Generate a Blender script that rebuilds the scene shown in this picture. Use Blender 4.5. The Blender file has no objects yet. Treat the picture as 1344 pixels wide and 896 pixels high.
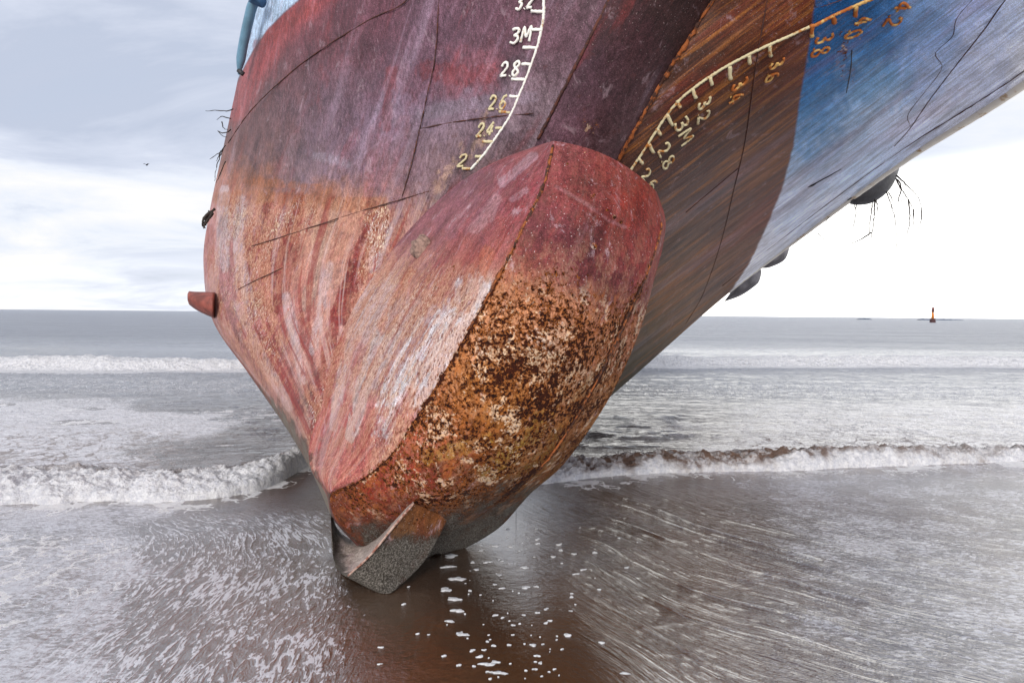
import bpy, math, random
import numpy as np
from mathutils import Matrix, Vector
random.seed(4); rng = np.random.default_rng(7)
R_ = math.radians
scene = bpy.context.scene
# ------------------------------------------------------------------ camera
F = 896.0; CH = 1.4
cd = bpy.data.cameras.new("camera"); cam = bpy.data.objects.new("camera", cd)
scene.collection.objects.link(cam); scene.camera = cam
cd.lens = 24.0; cd.sensor_width = 36.0; cd.clip_start = 0.05; cd.clip_end = 60000
ROT = Matrix.Rotation(R_(90 - 2.3), 3, 'X') @ Matrix.Rotation(R_(0.53), 3, 'Z')
cam.matrix_world = Matrix.Translation((0, 0, CH)) @ ROT.to_4x4()
RN = np.array(ROT)
# ------------------------------------------------------------------ world
SUN_EL, SUN_AZ = 21.0, 196.0          # azimuth clockwise from +Y (north)
w = bpy.data.worlds.new("World"); scene.world = w; w.use_nodes = True
nt = w.node_tree; nt.nodes.clear()
class NT:
    """small helper for building node trees"""
    def __init__(s, tree): s.t = tree
    def n(s, typ, **kw):
        nd = s.t.nodes.new(typ)
        for k, v in kw.items(): setattr(nd, k, v)
        return nd
    def link(s, a, b): s.t.links.new(a, b)
    def put(s, sock, v):
        if hasattr(v, 'links') or isinstance(v, bpy.types.NodeSocket): s.t.links.new(v, sock)
        else: sock.default_value = v
    def math(s, op, a, b=0.0, c=0.0, clamp=False):
        nd = s.n('ShaderNodeMath', operation=op, use_clamp=clamp)
        s.put(nd.inputs[0], a); s.put(nd.inputs[1], b); s.put(nd.inputs[2], c)
        return nd.outputs[0]
    def mix(s, f, a, b, mode='MIX'):
        nd = s.n('ShaderNodeMix', data_type='RGBA', blend_type=mode)
        s.put(nd.inputs[0], f)
        s.put(nd.inputs[6], a if not isinstance(a, tuple) else (*a[:3], 1))
        s.put(nd.inputs[7], b if not isinstance(b, tuple) else (*b[:3], 1))
        return nd.outputs[2]
    def noise(s, vec, scale, detail=4, rough=0.55, dist=0.0):
        nd = s.n('ShaderNodeTexNoise')
        if vec is not None: s.link(vec, nd.inputs['Vector'])
        nd.inputs['Scale'].default_value = scale; nd.inputs['Detail'].default_value = detail
        nd.inputs['Roughness'].default_value = rough; nd.inputs['Distortion'].default_value = dist
        return nd.outputs[0]
    def step(s, v, lo, hi, a=0.0, b=1.0):
        nd = s.n('ShaderNodeMapRange', interpolation_type='SMOOTHSTEP')
        s.put(nd.inputs[0], v); s.put(nd.inputs[1], lo); s.put(nd.inputs[2], hi)
        s.put(nd.inputs[3], a); s.put(nd.inputs[4], b)
        return nd.outputs[0]
    def mapping(s, vec, scale, loc=(0, 0, 0), rot=(0, 0, 0)):
        nd = s.n('ShaderNodeMapping'); s.link(vec, nd.inputs[0])
        nd.inputs['Scale'].default_value = scale; nd.inputs['Location'].default_value = loc
        nd.inputs['Rotation'].default_value = rot
        return nd.outputs[0]
    def attr(s, name):
        return s.n('ShaderNodeAttribute', attribute_name=name)
    def ramp(s, v, stops):
        nd = s.n('ShaderNodeValToRGB'); s.link(v, nd.inputs[0]); e = nd.color_ramp.elements
        e[0].position = stops[0][0]; e[0].color = (*stops[0][1], 1)
        e[1].position = stops[1][0]; e[1].color = (*stops[1][1], 1)
        for p, c in stops[2:]:
            q = e.new(p); q.color = (*c, 1)
        return nd.outputs[0]
def srgb(r, g, b):
    f = lambda c: (c / 255 / 12.92) if c / 255 <= 0.04045 else ((c / 255 + 0.055) / 1.055) ** 2.4
    return (f(r), f(g), f(b))
N = NT(nt)
tc = N.n('ShaderNodeTexCoord').outputs['Generated']
sx = N.n('ShaderNodeSeparateXYZ'); N.link(tc, sx.inputs[0])
X, Y, Z = sx.outputs
zc = N.math('ADD', N.math('MAXIMUM', Z, 0.0), 0.17)
cv = N.n('ShaderNodeCombineXYZ')
N.link(N.math('DIVIDE', X, zc), cv.inputs[0]); N.link(N.math('DIVIDE', Y, zc), cv.inputs[1])
cl = N.noise(N.mapping(cv.outputs[0], (1.0, 1.25, 1), loc=(3.4, 1.2, 0)), 1.0, 8, 0.6, 0.45)
cl2 = N.noise(N.mapping(cv.outputs[0], (0.5, 0.55, 1), loc=(0.3, 7.7, 0)), 1.0, 3, 0.5, 0.2)
sky = N.n('ShaderNodeTexSky', sky_type='NISHITA', sun_disc=False)
sky.sun_elevation = R_(SUN_EL); sky.sun_rotation = R_(SUN_AZ)
cloud = N.ramp(N.math('ADD', N.math('MULTIPLY', cl, 0.6), N.math('MULTIPLY', cl2, 0.4)),
    [(0.38, (3.4, 3.75, 4.6)), (0.46, (4.3, 4.6, 5.4)), (0.51, (5.2, 5.45, 6.0)), (0.58, (6.1, 6.05, 6.0))])
# the gap of brilliant clear air under the cloud deck, strongest to the right
az = N.math('ADD', N.math('MULTIPLY', X, 1.0), 0.0)
gap = N.math('MULTIPLY', N.step(N.math('ADD', Z, N.math('MULTIPLY', N.math('SUBTRACT', cl, 0.5), 0.10)), N.math('ADD', 0.10, N.math('MULTIPLY', az, 0.10)), N.math('ADD', 0.14, N.math('MULTIPLY', az, 0.13)), 1.0, 0.0),
             N.step(az, -0.55, 0.3, 0.04, 1.0))
gap = N.math('MULTIPLY', gap, N.step(Y, -0.4, 0.3, 0.5, 1.0))
skyc = N.mix(N.step(cl, 0.30, 0.42, 0.93, 0.97), sky.outputs[0], cloud)
skyc = N.mix(gap, skyc, (14.0, 13.8, 13.3))
bg = N.n('ShaderNodeBackground'); N.link(skyc, bg.inputs[0]); bg.inputs[1].default_value = 0.10
wo = N.n('ShaderNodeOutputWorld'); N.link(bg.outputs[0], wo.inputs[0])
# ------------------------------------------------------------------ sun (behind thin cloud)
sl = bpy.data.lights.new("sun", 'SUN'); sl.energy = 1.5; sl.angle = R_(24); sl.color = (1.0, 0.93, 0.84)
so = bpy.data.objects.new("sun", sl); scene.collection.objects.link(so)
sdir = Vector((math.sin(R_(SUN_AZ)) * math.cos(R_(SUN_EL)), math.cos(R_(SUN_AZ)) * math.cos(R_(SUN_EL)), math.sin(R_(SUN_EL))))
so.rotation_euler = sdir.to_track_quat('Z', 'Y').to_euler()
vs = scene.view_settings; vs.view_transform = 'Standard'; vs.look = 'None'; vs.exposure = 0.74; vs.gamma = 1.0
scene.render.engine = 'CYCLES'

# ================================================================== numeric helpers
def unproj(px, py, d):
    px, py, d = np.broadcast_arrays(np.asarray(px, float), np.asarray(py, float), np.asarray(d, float))
    v = np.stack([(px - 672) / F * d, -(py - 448) / F * d, -d], -1)
    return v @ RN.T + np.array([0, 0, CH])
def ground(px, py, z=0.0):
    a = unproj(px, py, 1.0) - np.array([0, 0, CH])
    t = (z - CH) / a[..., 2]
    return a * t[..., None] + np.array([0, 0, CH])
def project(P):
    q = (P - np.array([0, 0, CH])) @ RN
    return 672 + F * q[..., 0] / -q[..., 2], 448 - F * q[..., 1] / -q[..., 2]
def crspline(pts, n):
    """smooth curve through waypoints, uniform in waypoint index"""
    P = np.asarray(pts, float); K = len(P)
    t = np.linspace(0, K - 1, n) if np.isscalar(n) else np.asarray(n) * (K - 1)
    i = np.clip(t.astype(int), 0, K - 2); f = (t - i)[:, None]
    g = lambda j: P[np.clip(j, 0, K - 1)]
    p0 = np.where((i - 1 < 0)[:, None], 2 * P[0] - P[1], g(i - 1)); p3 = np.where((i + 2 > K - 1)[:, None], 2 * P[-1] - P[-2], g(i + 2))
    p1, p2 = g(i), g(i + 1)
    return 0.5 * (2 * p1 + (p2 - p0) * f + (2 * p0 - 5 * p1 + 4 * p2 - p3) * f ** 2 + (3 * p1 - p0 - 3 * p2 + p3) * f ** 3)
def tps(ctrl, lam=0.002):
    """smooth field of inverse depth through control points (a plane stays a plane)"""
    C = np.array(ctrl, float); xy = C[:, :2] / 500.0; v = 1 / C[:, 2]; n = len(C)
    def U(r2): return np.where(r2 > 0, r2 * np.log(r2 + 1e-12), 0)
    K = U(((xy[:, None] - xy[None]) ** 2).sum(-1)) + lam * np.eye(n)
    Pm = np.c_[np.ones(n), xy]
    A = np.zeros((n + 3, n + 3)); A[:n, :n] = K; A[:n, n:] = Pm; A[n:, :n] = Pm.T
    s = np.linalg.solve(A, np.r_[v, 0, 0, 0])
    def f(px, py):
        px, py = np.broadcast_arrays(np.asarray(px, float), np.asarray(py, float)); sh = px.shape
        q = np.stack([px.ravel(), py.ravel()], -1) / 500.0
        r = U(((q[:, None] - xy[None]) ** 2).sum(-1)) @ s[:n] + s[n] + q @ s[n + 1:]
        return (1 / np.maximum(r, 0.03)).reshape(sh)
    return f
_perm = rng.permutation(4096)
def vnoise(x, y, seed=0):
    xi = np.floor(x).astype(int); yi = np.floor(y).astype(int); fx = x - xi; fy = y - yi
    fx = fx * fx * fx * (fx * (fx * 6 - 15) + 10); fy = fy * fy * fy * (fy * (fy * 6 - 15) + 10)
    h = lambda a, b: _perm[(_perm[(a + seed * 131) & 4095] + b) & 4095] / 4095.0
    return (h(xi, yi) * (1 - fx) + h(xi + 1, yi) * fx) * (1 - fy) + (h(xi, yi + 1) * (1 - fx) + h(xi + 1, yi + 1) * fx) * fy
def fbm(x, y, o=4, seed=0, g=0.5):
    s = 0; a = 1; t = 0
    for k in range(o):
        s = s + a * vnoise(x * 2 ** k + 17.3 * k, y * 2 ** k - 9.1 * k, seed + k); t += a; a *= g
    return s / t
def smooth(x, a, b):
    t = np.clip((x - a) / (b - a), 0, 1); return t * t * (3 - 2 * t)
def polydist(px, py, poly):
    """signed distance to an open polyline (positive on the right of its direction, in image axes)"""
    P = np.array(poly, float); best = np.full(px.shape, 1e9); sg = np.ones(px.shape)
    for a, b in zip(P[:-1], P[1:]):
        d = b - a; t = np.clip(((px - a[0]) * d[0] + (py - a[1]) * d[1]) / (d @ d), 0, 1)
        qx = px - a[0] - t * d[0]; qy = py - a[1] - t * d[1]; r = np.hypot(qx, qy)
        m = r < best; best = np.where(m, r, best); sg = np.where(m, np.sign(d[0] * qy - d[1] * qx), sg)
    return best * sg
# ================================================================== object helpers
def tag(o, label=None, cat=None, group=None, kind=None):
    if label: o['label'] = label
    if cat: o['category'] = cat
    if group: o['group'] = group
    if kind: o['kind'] = kind
    return o
def empty(name, loc):
    o = bpy.data.objects.new(name, None); scene.collection.objects.link(o); o.location = loc; o.empty_display_size = 0.2
    return o
def origin(o):
    p = Vector((0, 0, 0))
    while o is not None: p += o.location; o = o.parent
    return np.array(p)
def mesh(name, V, Fc, m, parent=None, smooth_=True, attrs=None, loc=None, uv=None):
    V = np.asarray(V, float).reshape(-1, 3)
    base = origin(parent) if parent else np.zeros(3)
    L = np.array(loc, float) if loc is not None else base
    me = bpy.data.meshes.new(name)
    if isinstance(Fc, np.ndarray):
        me.vertices.add(len(V)); me.vertices.foreach_set('co', (V - L).ravel())
        k = Fc.shape[1]
        me.loops.add(Fc.size); me.loops.foreach_set('vertex_index', Fc.ravel().astype(np.int32))
        me.polygons.add(len(Fc)); me.polygons.foreach_set('loop_start', np.arange(0, Fc.size, k, dtype=np.int32))
    else:
        me.from_pydata([tuple(v) for v in (V - L)], [], Fc)
    me.update(calc_edges=True); me.validate()
    me.polygons.foreach_set('use_smooth', [smooth_] * len(me.polygons))
    if attrs:
        for k, v in attrs.items():
            v = np.asarray(v, float)
            if v.ndim == 2:
                a = me.attributes.new(k, 'FLOAT_COLOR', 'POINT'); a.data.foreach_set('color', np.c_[v, np.ones(len(v))].ravel().astype(np.float32))
            else:
                a = me.attributes.new(k, 'FLOAT', 'POINT'); a.data.foreach_set('value', v.ravel().astype(np.float32))
    if uv is not None:
        a = me.attributes.new('flow', 'FLOAT_VECTOR', 'POINT'); a.data.foreach_set('vector', np.c_[uv, np.zeros(len(uv))].ravel().astype(np.float32))
    me.materials.append(m)
    o = bpy.data.objects.new(name, me); scene.collection.objects.link(o)
    if parent: o.parent = parent
    o.location = tuple(L - base)
    return o
def gridfaces(nr, nc, flip=False):
    i = np.arange(nr - 1)[:, None] * nc + np.arange(nc - 1)[None]
    q = np.stack([i, i + 1, i + nc + 1, i + nc], -1).reshape(-1, 4)
    return q[:, ::-1].copy() if flip else q
def grid(name, P, m, parent=None, attrs=None, uv=None, flip=False, loc=None):
    nr, nc = P.shape[:2]
    at = {k: v.reshape(nr * nc, -1).squeeze() if v.ndim == 2 else v.reshape(nr * nc, 3) for k, v in (attrs or {}).items()}
    return mesh(name, P.reshape(-1, 3), gridfaces(nr, nc, flip), m, parent, True, at, uv=None if uv is None else uv.reshape(-1, 2), loc=loc)
def tube(pts, rad, seg=8, jit=0.0, flat=None):
    """swept tube; returns verts, faces.  flat=(normal array, k) squashes it against a surface"""
    P = np.asarray(pts, float); n = len(P); rad = np.broadcast_to(np.asarray(rad, float), (n,))
    T = np.gradient(P, axis=0); T /= np.linalg.norm(T, axis=1)[:, None] + 1e-9
    up = np.array([0.13, 0.2, 0.97]); A = np.cross(T, up); A /= np.linalg.norm(A, axis=1)[:, None] + 1e-9
    B = np.cross(T, A); V = []; Fc = []
    for i in range(n):
        for k in range(seg):
            a = 2 * math.pi * k / seg; r = rad[i] * (1 + jit * random.uniform(-1, 1))
            V.append(P[i] + (A[i] * math.cos(a) + B[i] * math.sin(a)) * r)
    for i in range(n - 1):
        for k in range(seg):
            k2 = (k + 1) % seg; Fc.append((i * seg + k, i * seg + k2, (i + 1) * seg + k2, (i + 1) * seg + k))
    Fc.append(tuple(range(seg))[::-1]); Fc.append(tuple((n - 1) * seg + k for k in range(seg)))
    return V, Fc
def merge(parts):
    V = []; Fc = []
    for v, f in parts:
        o = len(V); V += [tuple(p) for p in v]; Fc += [tuple(i + o for i in q) for q in f]
    return V, Fc
def box(c, s, rz=0):
    x, y, z = s; V = []
    for dz in (-1, 1):
        for dx, dy in ((-1, -1), (1, -1), (1, 1), (-1, 1)):
            a, b = dx * x / 2, dy * y / 2
            V.append((c[0] + a * math.cos(rz) - b * math.sin(rz), c[1] + a * math.sin(rz) + b * math.cos(rz), c[2] + dz * z / 2))
    return V, [(3, 2, 1, 0), (4, 5, 6, 7), (0, 1, 5, 4), (1, 2, 6, 5), (2, 3, 7, 6), (3, 0, 4, 7)]
def lathe(c, prof, seg=16):
    V = []; Fc = []
    for r, z in prof:
        for k in range(seg):
            a = 2 * math.pi * k / seg; V.append((c[0] + r * math.cos(a), c[1] + r * math.sin(a), c[2] + z))
    for i in range(len(prof) - 1):
        for k in range(seg):
            k2 = (k + 1) % seg; Fc.append((i * seg + k, i * seg + k2, (i + 1) * seg + k2, (i + 1) * seg + k))
    Fc.append(tuple(range(seg))[::-1]); Fc.append(tuple((len(prof) - 1) * seg + k for k in range(seg)))
    return V, Fc
# ================================================================== materials
def newmat(name):
    m = bpy.data.materials.new(name); m.use_nodes = True; t = m.node_tree; t.nodes.clear(); n = NT(t)
    b = n.n('ShaderNodeBsdfPrincipled'); o = n.n('ShaderNodeOutputMaterial'); n.link(b.outputs[0], o.inputs[0])
    return m, n, b
def bump(n, h, strength, dist, prev=None):
    nd = n.n('ShaderNodeBump'); n.put(nd.inputs['Strength'], strength); nd.inputs['Distance'].default_value = dist
    n.link(h, nd.inputs['Height'])
    if prev is not None: n.link(prev, nd.inputs['Normal'])
    return nd.outputs[0]
def simple(name, col, rough=0.6, var=0.25, scale=8, bmp=0.3, metallic=0.0):
    m, n, b = newmat(name); oc = n.n('ShaderNodeTexCoord').outputs['Object']
    q = n.noise(oc, scale, 6, 0.6)
    n.link(n.mix(n.step(q, 0.35, 0.65), tuple(c * (1 - var) for c in col), tuple(min(1, c * (1 + var)) for c in col)), b.inputs['Base Color'])
    b.inputs['Roughness'].default_value = rough; b.inputs['Metallic'].default_value = metallic
    n.link(bump(n, n.noise(oc, scale * 5, 5, 0.6), bmp, 0.01), b.inputs['Normal'])
    return m
def hull_material(name, streak=0.5, fine=70.0, coarse=9.0, vlen=1.0, rough=0.5, spec=0.5):
    """painted, rusting plate: paint colour and wear densities are attributes of the plate itself"""
    m, n, b = newmat(name)
    oc = n.n('ShaderNodeTexCoord').outputs['Object']
    fl = n.attr('flow').outputs['Vector']
    col = n.attr('paint').outputs['Color']
    rust, chip, grit, band = (n.attr(k).outputs['Fac'] for k in ('rust', 'chip', 'grit', 'band'))
    s1 = n.noise(n.mapping(fl, (fine, 2.2 * vlen, 1)), 1.0, 5, 0.62, 0.3)
    s2 = n.noise(n.mapping(fl, (coarse, 0.55 * vlen, 1), loc=(5, 3, 0)), 1.0, 4, 0.55, 0.5)
    s3 = n.noise(n.mapping(fl, (coarse * 0.5, 0.9 * vlen, 1), loc=(15, 31, 0)), 1.0, 5, 0.6, 0.7)
    blot = n.noise(oc, 5.0, 6, 0.62, 0.4)
    # tonal streaks
    k = n.math('MULTIPLY', n.math('SUBTRACT', s1, 0.5), streak * 1.7)
    k = n.math('ADD', k, n.math('MULTIPLY', n.math('SUBTRACT', s2, 0.5), streak * 2.2))
    k = n.math('ADD', 1.0, n.math('ADD', k, n.math('MULTIPLY', n.math('SUBTRACT', blot, 0.5), 0.7 if name.startswith('streaked') else 1.6)))
    cc = n.n('ShaderNodeCombineXYZ')
    for i in range(3): n.link(k, cc.inputs[i])
    c = n.mix(1.0, col, cc.outputs[0], 'MULTIPLY')
    # old paint showing as reddish and as chalky mauve patches
    c = n.mix(n.math('MULTIPLY', n.step(s3, 0.54, 0.66), 0.38), c, n.mix(0.5, c, srgb(150, 45, 38)))
    c = n.mix(n.math('MULTIPLY', n.step(s2, 0.55, 0.72), 0.10 if name.startswith('rust') else 0.28), c, n.mix(0.6, c, srgb(178, 168, 190)))
    if name.startswith('streaked'):
        g3 = n.noise(n.mapping(fl, (38, 1.1, 1), loc=(3, 8, 0)), 1.0, 5, 0.65, 0.3); sxp = n.n('ShaderNodeSeparateColor'); n.link(col, sxp.inputs[0])
        wm = n.step(n.math('SUBTRACT', sxp.outputs[0], sxp.outputs[2]), -0.01, 0.03)
        c = n.mix(n.math('MULTIPLY', wm, n.math('MULTIPLY', n.step(g3, 0.50, 0.64), 0.75)), c, srgb(146, 92, 40))
        c = n.mix(n.math('MULTIPLY', wm, n.math('MULTIPLY', n.step(g3, 0.46, 0.36), 0.6)), c, srgb(48, 26, 20))
        c = n.mix(n.math('MULTIPLY', n.math('SUBTRACT', 1.0, wm), n.math('MULTIPLY', n.step(g3, 0.57, 0.68), 0.4)), c, srgb(120, 116, 126))
    grain = n.noise(oc, 150, 3, 0.7)
    mg = n.noise(n.mapping(fl, (60, 3, 1), loc=(9, 9, 0)) if name.startswith('streaked') else n.mapping(oc, (1, 1, 0.5)), 1.0 if name.startswith('streaked') else 46, 5, 0.7, 0.3)
    c = n.mix(1.0, c, n.ramp(mg, [(0.34, (0.60, 0.57, 0.57)), (0.66, (1.34, 1.34, 1.36))]), 'MULTIPLY')
    c = n.mix(1.0, c, n.ramp(grain, [(0.32, (0.45, 0.43, 0.43)), (0.68, (1.55, 1.55, 1.57))]), 'MULTIPLY')
    # chalky scuffs, dark stains
    sf = n.noise(n.mapping(oc, (1, 1, 0.6), rot=(0.3, 0.5, 0)), 8, 9, 0.78, 0.6)
    c = n.mix(n.step(sf, 0.56, 0.66, 0.0, 0.50 if name.startswith('rust') else 0.28), c, srgb(196, 172, 184))
    sp = n.noise(oc, 110, 2, 0.5)
    c = n.mix(n.step(sp, 0.69, 0.73, 0.0, 0.7 if name.startswith('rust') else 0.35), c, srgb(216, 196, 196))
    c = n.mix(n.math('MULTIPLY', n.step(n.noise(oc, 14, 8, 0.72), 0.58, 0.66), 0.35), c, srgb(88, 48, 44))
    # wide bands of bare primer
    sb = n.noise(n.mapping(fl, (4.6, 0.30, 1), loc=(2, 9, 0)), 1.0, 6, 0.68, 0.8)
    c = n.mix(n.math('MULTIPLY', n.step(sb, 0.535, 0.565), n.math('MULTIPLY', band, 0.72)), c, n.mix(n.step(s1, .4, .6), srgb(140, 52, 46), srgb(112, 40, 38)))
    c = n.mix(n.math('MULTIPLY', n.step(sb, 0.465, 0.43), n.math('MULTIPLY', band, 0.34)), c, n.mix(n.step(s1, .4, .6), srgb(206, 186, 184), srgb(176, 148, 156)))
    # flaking coat: ochre wash, pale flakes, dark pits, all a little longer than wide
    fo_ = n.mapping(oc, (1, 1, 0.42), rot=(0.0, 0.25, 0))
    ch = n.noise(oc, 12, 8, 0.7, 0.3); ch2 = n.noise(fo_, 88, 7, 0.74); ch3 = n.noise(fo_, 64, 7, 0.74, 0.3)
    wash = n.math('MULTIPLY', n.step(n.math('ADD', ch, n.math('MULTIPLY', n.math('SUBTRACT', s2, 0.5), 0.7)), 0.42, 0.56), chip)
    c = n.mix(n.math('MULTIPLY', wash, 0.50), c, n.mix(n.step(ch2, 0.42, 0.56), srgb(140, 84, 58), srgb(214, 168, 138)))
    chm = n.math('MULTIPLY', chip, n.step(n.noise(n.mapping(fl, (5.5, 1.3, 1), loc=(8, 2, 0)), 1.0, 5, 0.65, 0.4), 0.34, 0.62, 0.25, 1.0))
    th = n.math('SUBTRACT', 0.70, n.math('MULTIPLY', chm, 0.15))
    cm = n.math('MULTIPLY', n.step(ch2, th, n.math('ADD', th, 0.03)), n.step(chip, 0.02, 0.15))
    c = n.mix(n.math('MULTIPLY', cm, 0.85), c, n.mix(n.step(blot, 0.4, 0.6), srgb(236, 214, 186), srgb(212, 202, 204)))
    t2 = n.math('SUBTRACT', 0.70, n.math('MULTIPLY', chip, 0.14))
    dk = n.math('MULTIPLY', n.step(ch3, t2, n.math('ADD', t2, 0.03)), n.step(chip, 0.03, 0.2))
    c = n.mix(n.math('MULTIPLY', dk, 0.9), c, n.mix(n.step(ch2, 0.4, 0.6), srgb(84, 36, 20), srgb(132, 66, 32)))
    # rust: orange halo, pale bloom and dark scabs
    v = n.n('ShaderNodeTexVoronoi', feature='SMOOTH_F1'); v.inputs['Scale'].default_value = 26; v.inputs['Smoothness'].default_value = 0.4
    wv = n.n('ShaderNodeVectorMath', operation='ADD'); n.link(oc, wv.inputs[0])
    nzc = n.n('ShaderNodeTexNoise'); n.link(oc, nzc.inputs['Vector']); nzc.inputs['Scale'].default_value = 22; nzc.inputs['Detail'].default_value = 5
    sc = n.n('ShaderNodeVectorMath', operation='SCALE'); n.link(nzc.outputs['Color'], sc.inputs[0]); sc.inputs[3].default_value = 0.06
    n.link(sc.outputs[0], wv.inputs[1]); n.link(wv.outputs[0], v.inputs['Vector'])
    r0 = n.noise(oc, 40, 3, 0.55, 0.3); r1 = n.noise(wv.outputs[0], 85, 6, 0.68); r2 = n.noise(oc, 5.0, 4, 0.6)
    r0 = n.mix(0.45, r0, n.noise(oc, 78, 3, 0.6, 0.3)); fld = n.math('ADD', n.math('MULTIPLY', r0, 0.62), n.math('ADD', n.math('MULTIPLY', r1, 0.30), n.math('MULTIPLY', r2, 0.36)))
    thr = n.math('SUBTRACT', 0.878, n.math('MULTIPLY', rust, 0.262))
    halo = n.math('MULTIPLY', n.step(fld, n.math('SUBTRACT', thr, 0.045), n.math('SUBTRACT', thr, 0.008)), n.step(rust, 0.01, 0.12))
    scab = n.math('MULTIPLY', n.step(fld, n.math('ADD', thr, 0.000), n.math('ADD', thr, 0.018)), n.step(rust, 0.01, 0.12))
    tint = n.noise(oc, 17, 8, 0.75, 0.3)
    c = n.mix(n.math('MULTIPLY', n.step(tint, 0.50, 0.60), n.step(rust, 0.40, 0.85, 0.0, 0.75)), c, srgb(160, 94, 46))
    c = n.mix(n.math('MULTIPLY', n.step(tint, 0.46, 0.38), n.step(rust, 0.40, 0.85, 0.0, 0.6)), c, srgb(112, 66, 44))
    pale = n.math('MULTIPLY', n.step(n.noise(oc, 8.0, 9, 0.76, 0.3), 0.55, 0.57), n.step(rust, 0.45, 0.9))
    c = n.mix(n.math('MULTIPLY', pale, 0.85), c, n.mix(n.step(r1, 0.4, 0.6), srgb(228, 190, 150), srgb(200, 186, 176)))
    c = n.mix(n.math('MULTIPLY', halo, 0.9), c, n.mix(n.step(r1, 0.42, 0.60), srgb(186, 108, 42), srgb(112, 54, 24)))
    c = n.mix(scab, c, n.mix(n.step(r1, 0.45, 0.65), srgb(60, 24, 10), srgb(26, 12, 8)))
    # coarse grey-black growth near the ground
    g0 = n.noise(oc, 130, 4, 0.75); g1 = n.noise(oc, 9, 5, 0.6)
    gm = n.step(n.math('ADD', grit, n.math('ADD', n.math('MULTIPLY', n.math('SUBTRACT', g1, 0.5), 1.1), n.math('MULTIPLY', n.math('SUBTRACT', g0, 0.5), 0.8))), 0.34, 0.66)
    gm = n.math('MULTIPLY', gm, n.step(n.math('ADD', n.math('MULTIPLY', grit, 0.5), g0), 0.52, 0.66))
    gc = n.mix(0.14 if name.startswith('rust') else 0.75, n.ramp(g0, [(0.40, (0.015, 0.013, 0.010)), (0.50, (0.085, 0.078, 0.068)), (0.60, (0.34, 0.31, 0.28))]), srgb(150, 138, 126))
    c = n.mix(gm, c, gc)
    n.link(c, b.inputs['Base Color'])
    ro = n.math('ADD', rough, n.math('ADD', n.math('MULTIPLY', n.math('SUBTRACT', s1, 0.5), 0.35), n.math('MULTIPLY', halo, 0.3)))
    n.link(n.math('MINIMUM', n.math('ADD', ro, n.math('MULTIPLY', chip, 0.2)), 1.0), b.inputs['Roughness'])
    b.inputs['Specular IOR Level'].default_value = spec
    nb = bump(n, n.math('ADD', s1, n.math('MULTIPLY', grain, 0.6)), 0.22, 0.008)
    nb = bump(n, n.noise(oc, 2.2, 3, 0.5), 0.35, 0.05, nb)
    nb = bump(n, n.math('ADD', n.math('MULTIPLY', scab, -0.6), n.math('MULTIPLY', halo, 0.8)), 0.9, 0.008, nb)
    nb = bump(n, n.math('ADD', n.math('MULTIPLY', cm, 0.7), n.math('ADD', n.math('MULTIPLY', ch2, chip), n.math('MULTIPLY', dk, -0.4))), 0.6, 0.006, nb)
    nb = bump(n, n.math('MULTIPLY', g0, gm), 1.0, 0.02, nb)
    n.link(nb, b.inputs['Normal'])
    return m
M = {}
M['hull'] = hull_material('worn_hull_paint', 0.5, 60, 8, 1.0, 0.5, 0.28)
M['port'] = hull_material('streaked_hull_paint', 0.6, 60, 9, 0.5, 0.48, 0.28)
M['bulb'] = hull_material('rusting_bulb_paint', 0.2, 40, 7, 1.2, 0.7, 0.22)
def rusty(name, a, b_, scale=30, t0=0.45, t1=0.56):
    m, n, b = newmat(name); oc = n.n('ShaderNodeTexCoord').outputs['Object']
    q = n.noise(oc, scale, 6, 0.7)
    n.link(n.mix(n.step(q, t0, t1), a, b_), b.inputs['Base Color']); b.inputs['Roughness'].default_value = 0.8
    n.link(bump(n, q, 0.6, 0.006), b.inputs['Normal']); return m
M['weld'] = rusty('weld_bead', srgb(62, 38, 36), srgb(94, 52, 40))
M['weld_rust'] = rusty('rusty_weld_bead', srgb(58, 28, 16), srgb(150, 82, 36), 22)
M['mark_white'] = rusty('white_mark_paint', srgb(240, 240, 234), srgb(200, 170, 136), 16, 0.58, 0.66)
M['mark_cream'] = rusty('cream_mark_paint', srgb(206, 196, 160), srgb(172, 112, 50), 12, 0.52, 0.60)
M['mark_orange'] = rusty('rusting_mark_paint', srgb(214, 176, 110), srgb(176, 98, 40), 14, 0.40, 0.52)
M['blue'] = simple('blue_tube_paint', srgb(96, 134, 158), 0.4, 0.25, 3, 0.2)
M['rail'] = rusty('pale_rail_paint', srgb(244, 240, 230), srgb(190, 156, 112), 5, 0.54, 0.68)
M['black'] = simple('black_rubber', srgb(46, 45, 50), 0.55, 0.3, 9, 0.5)
M['greyrub'] = simple('weathered_fender', srgb(104, 100, 104), 0.6, 0.35, 7, 0.5)
M['twig'] = simple('dead_twig', srgb(48, 40, 36), 0.9, 0.3, 30, 0.5)
M['anode'] = simple('corroded_anode', srgb(150, 122, 112), 0.85, 0.4, 40, 1.0)
M['redsteel'] = simple('red_steel', srgb(128, 66, 56), 0.6, 0.35, 10, 0.5)

# ================================================================== THE SHIP
ship = empty('stranded_ship', (0.3, 4.6, 0.0))
tag(ship, 'leaning beached ship with red rusty bulbous bow and brown and blue flared sides', 'ship')
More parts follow.
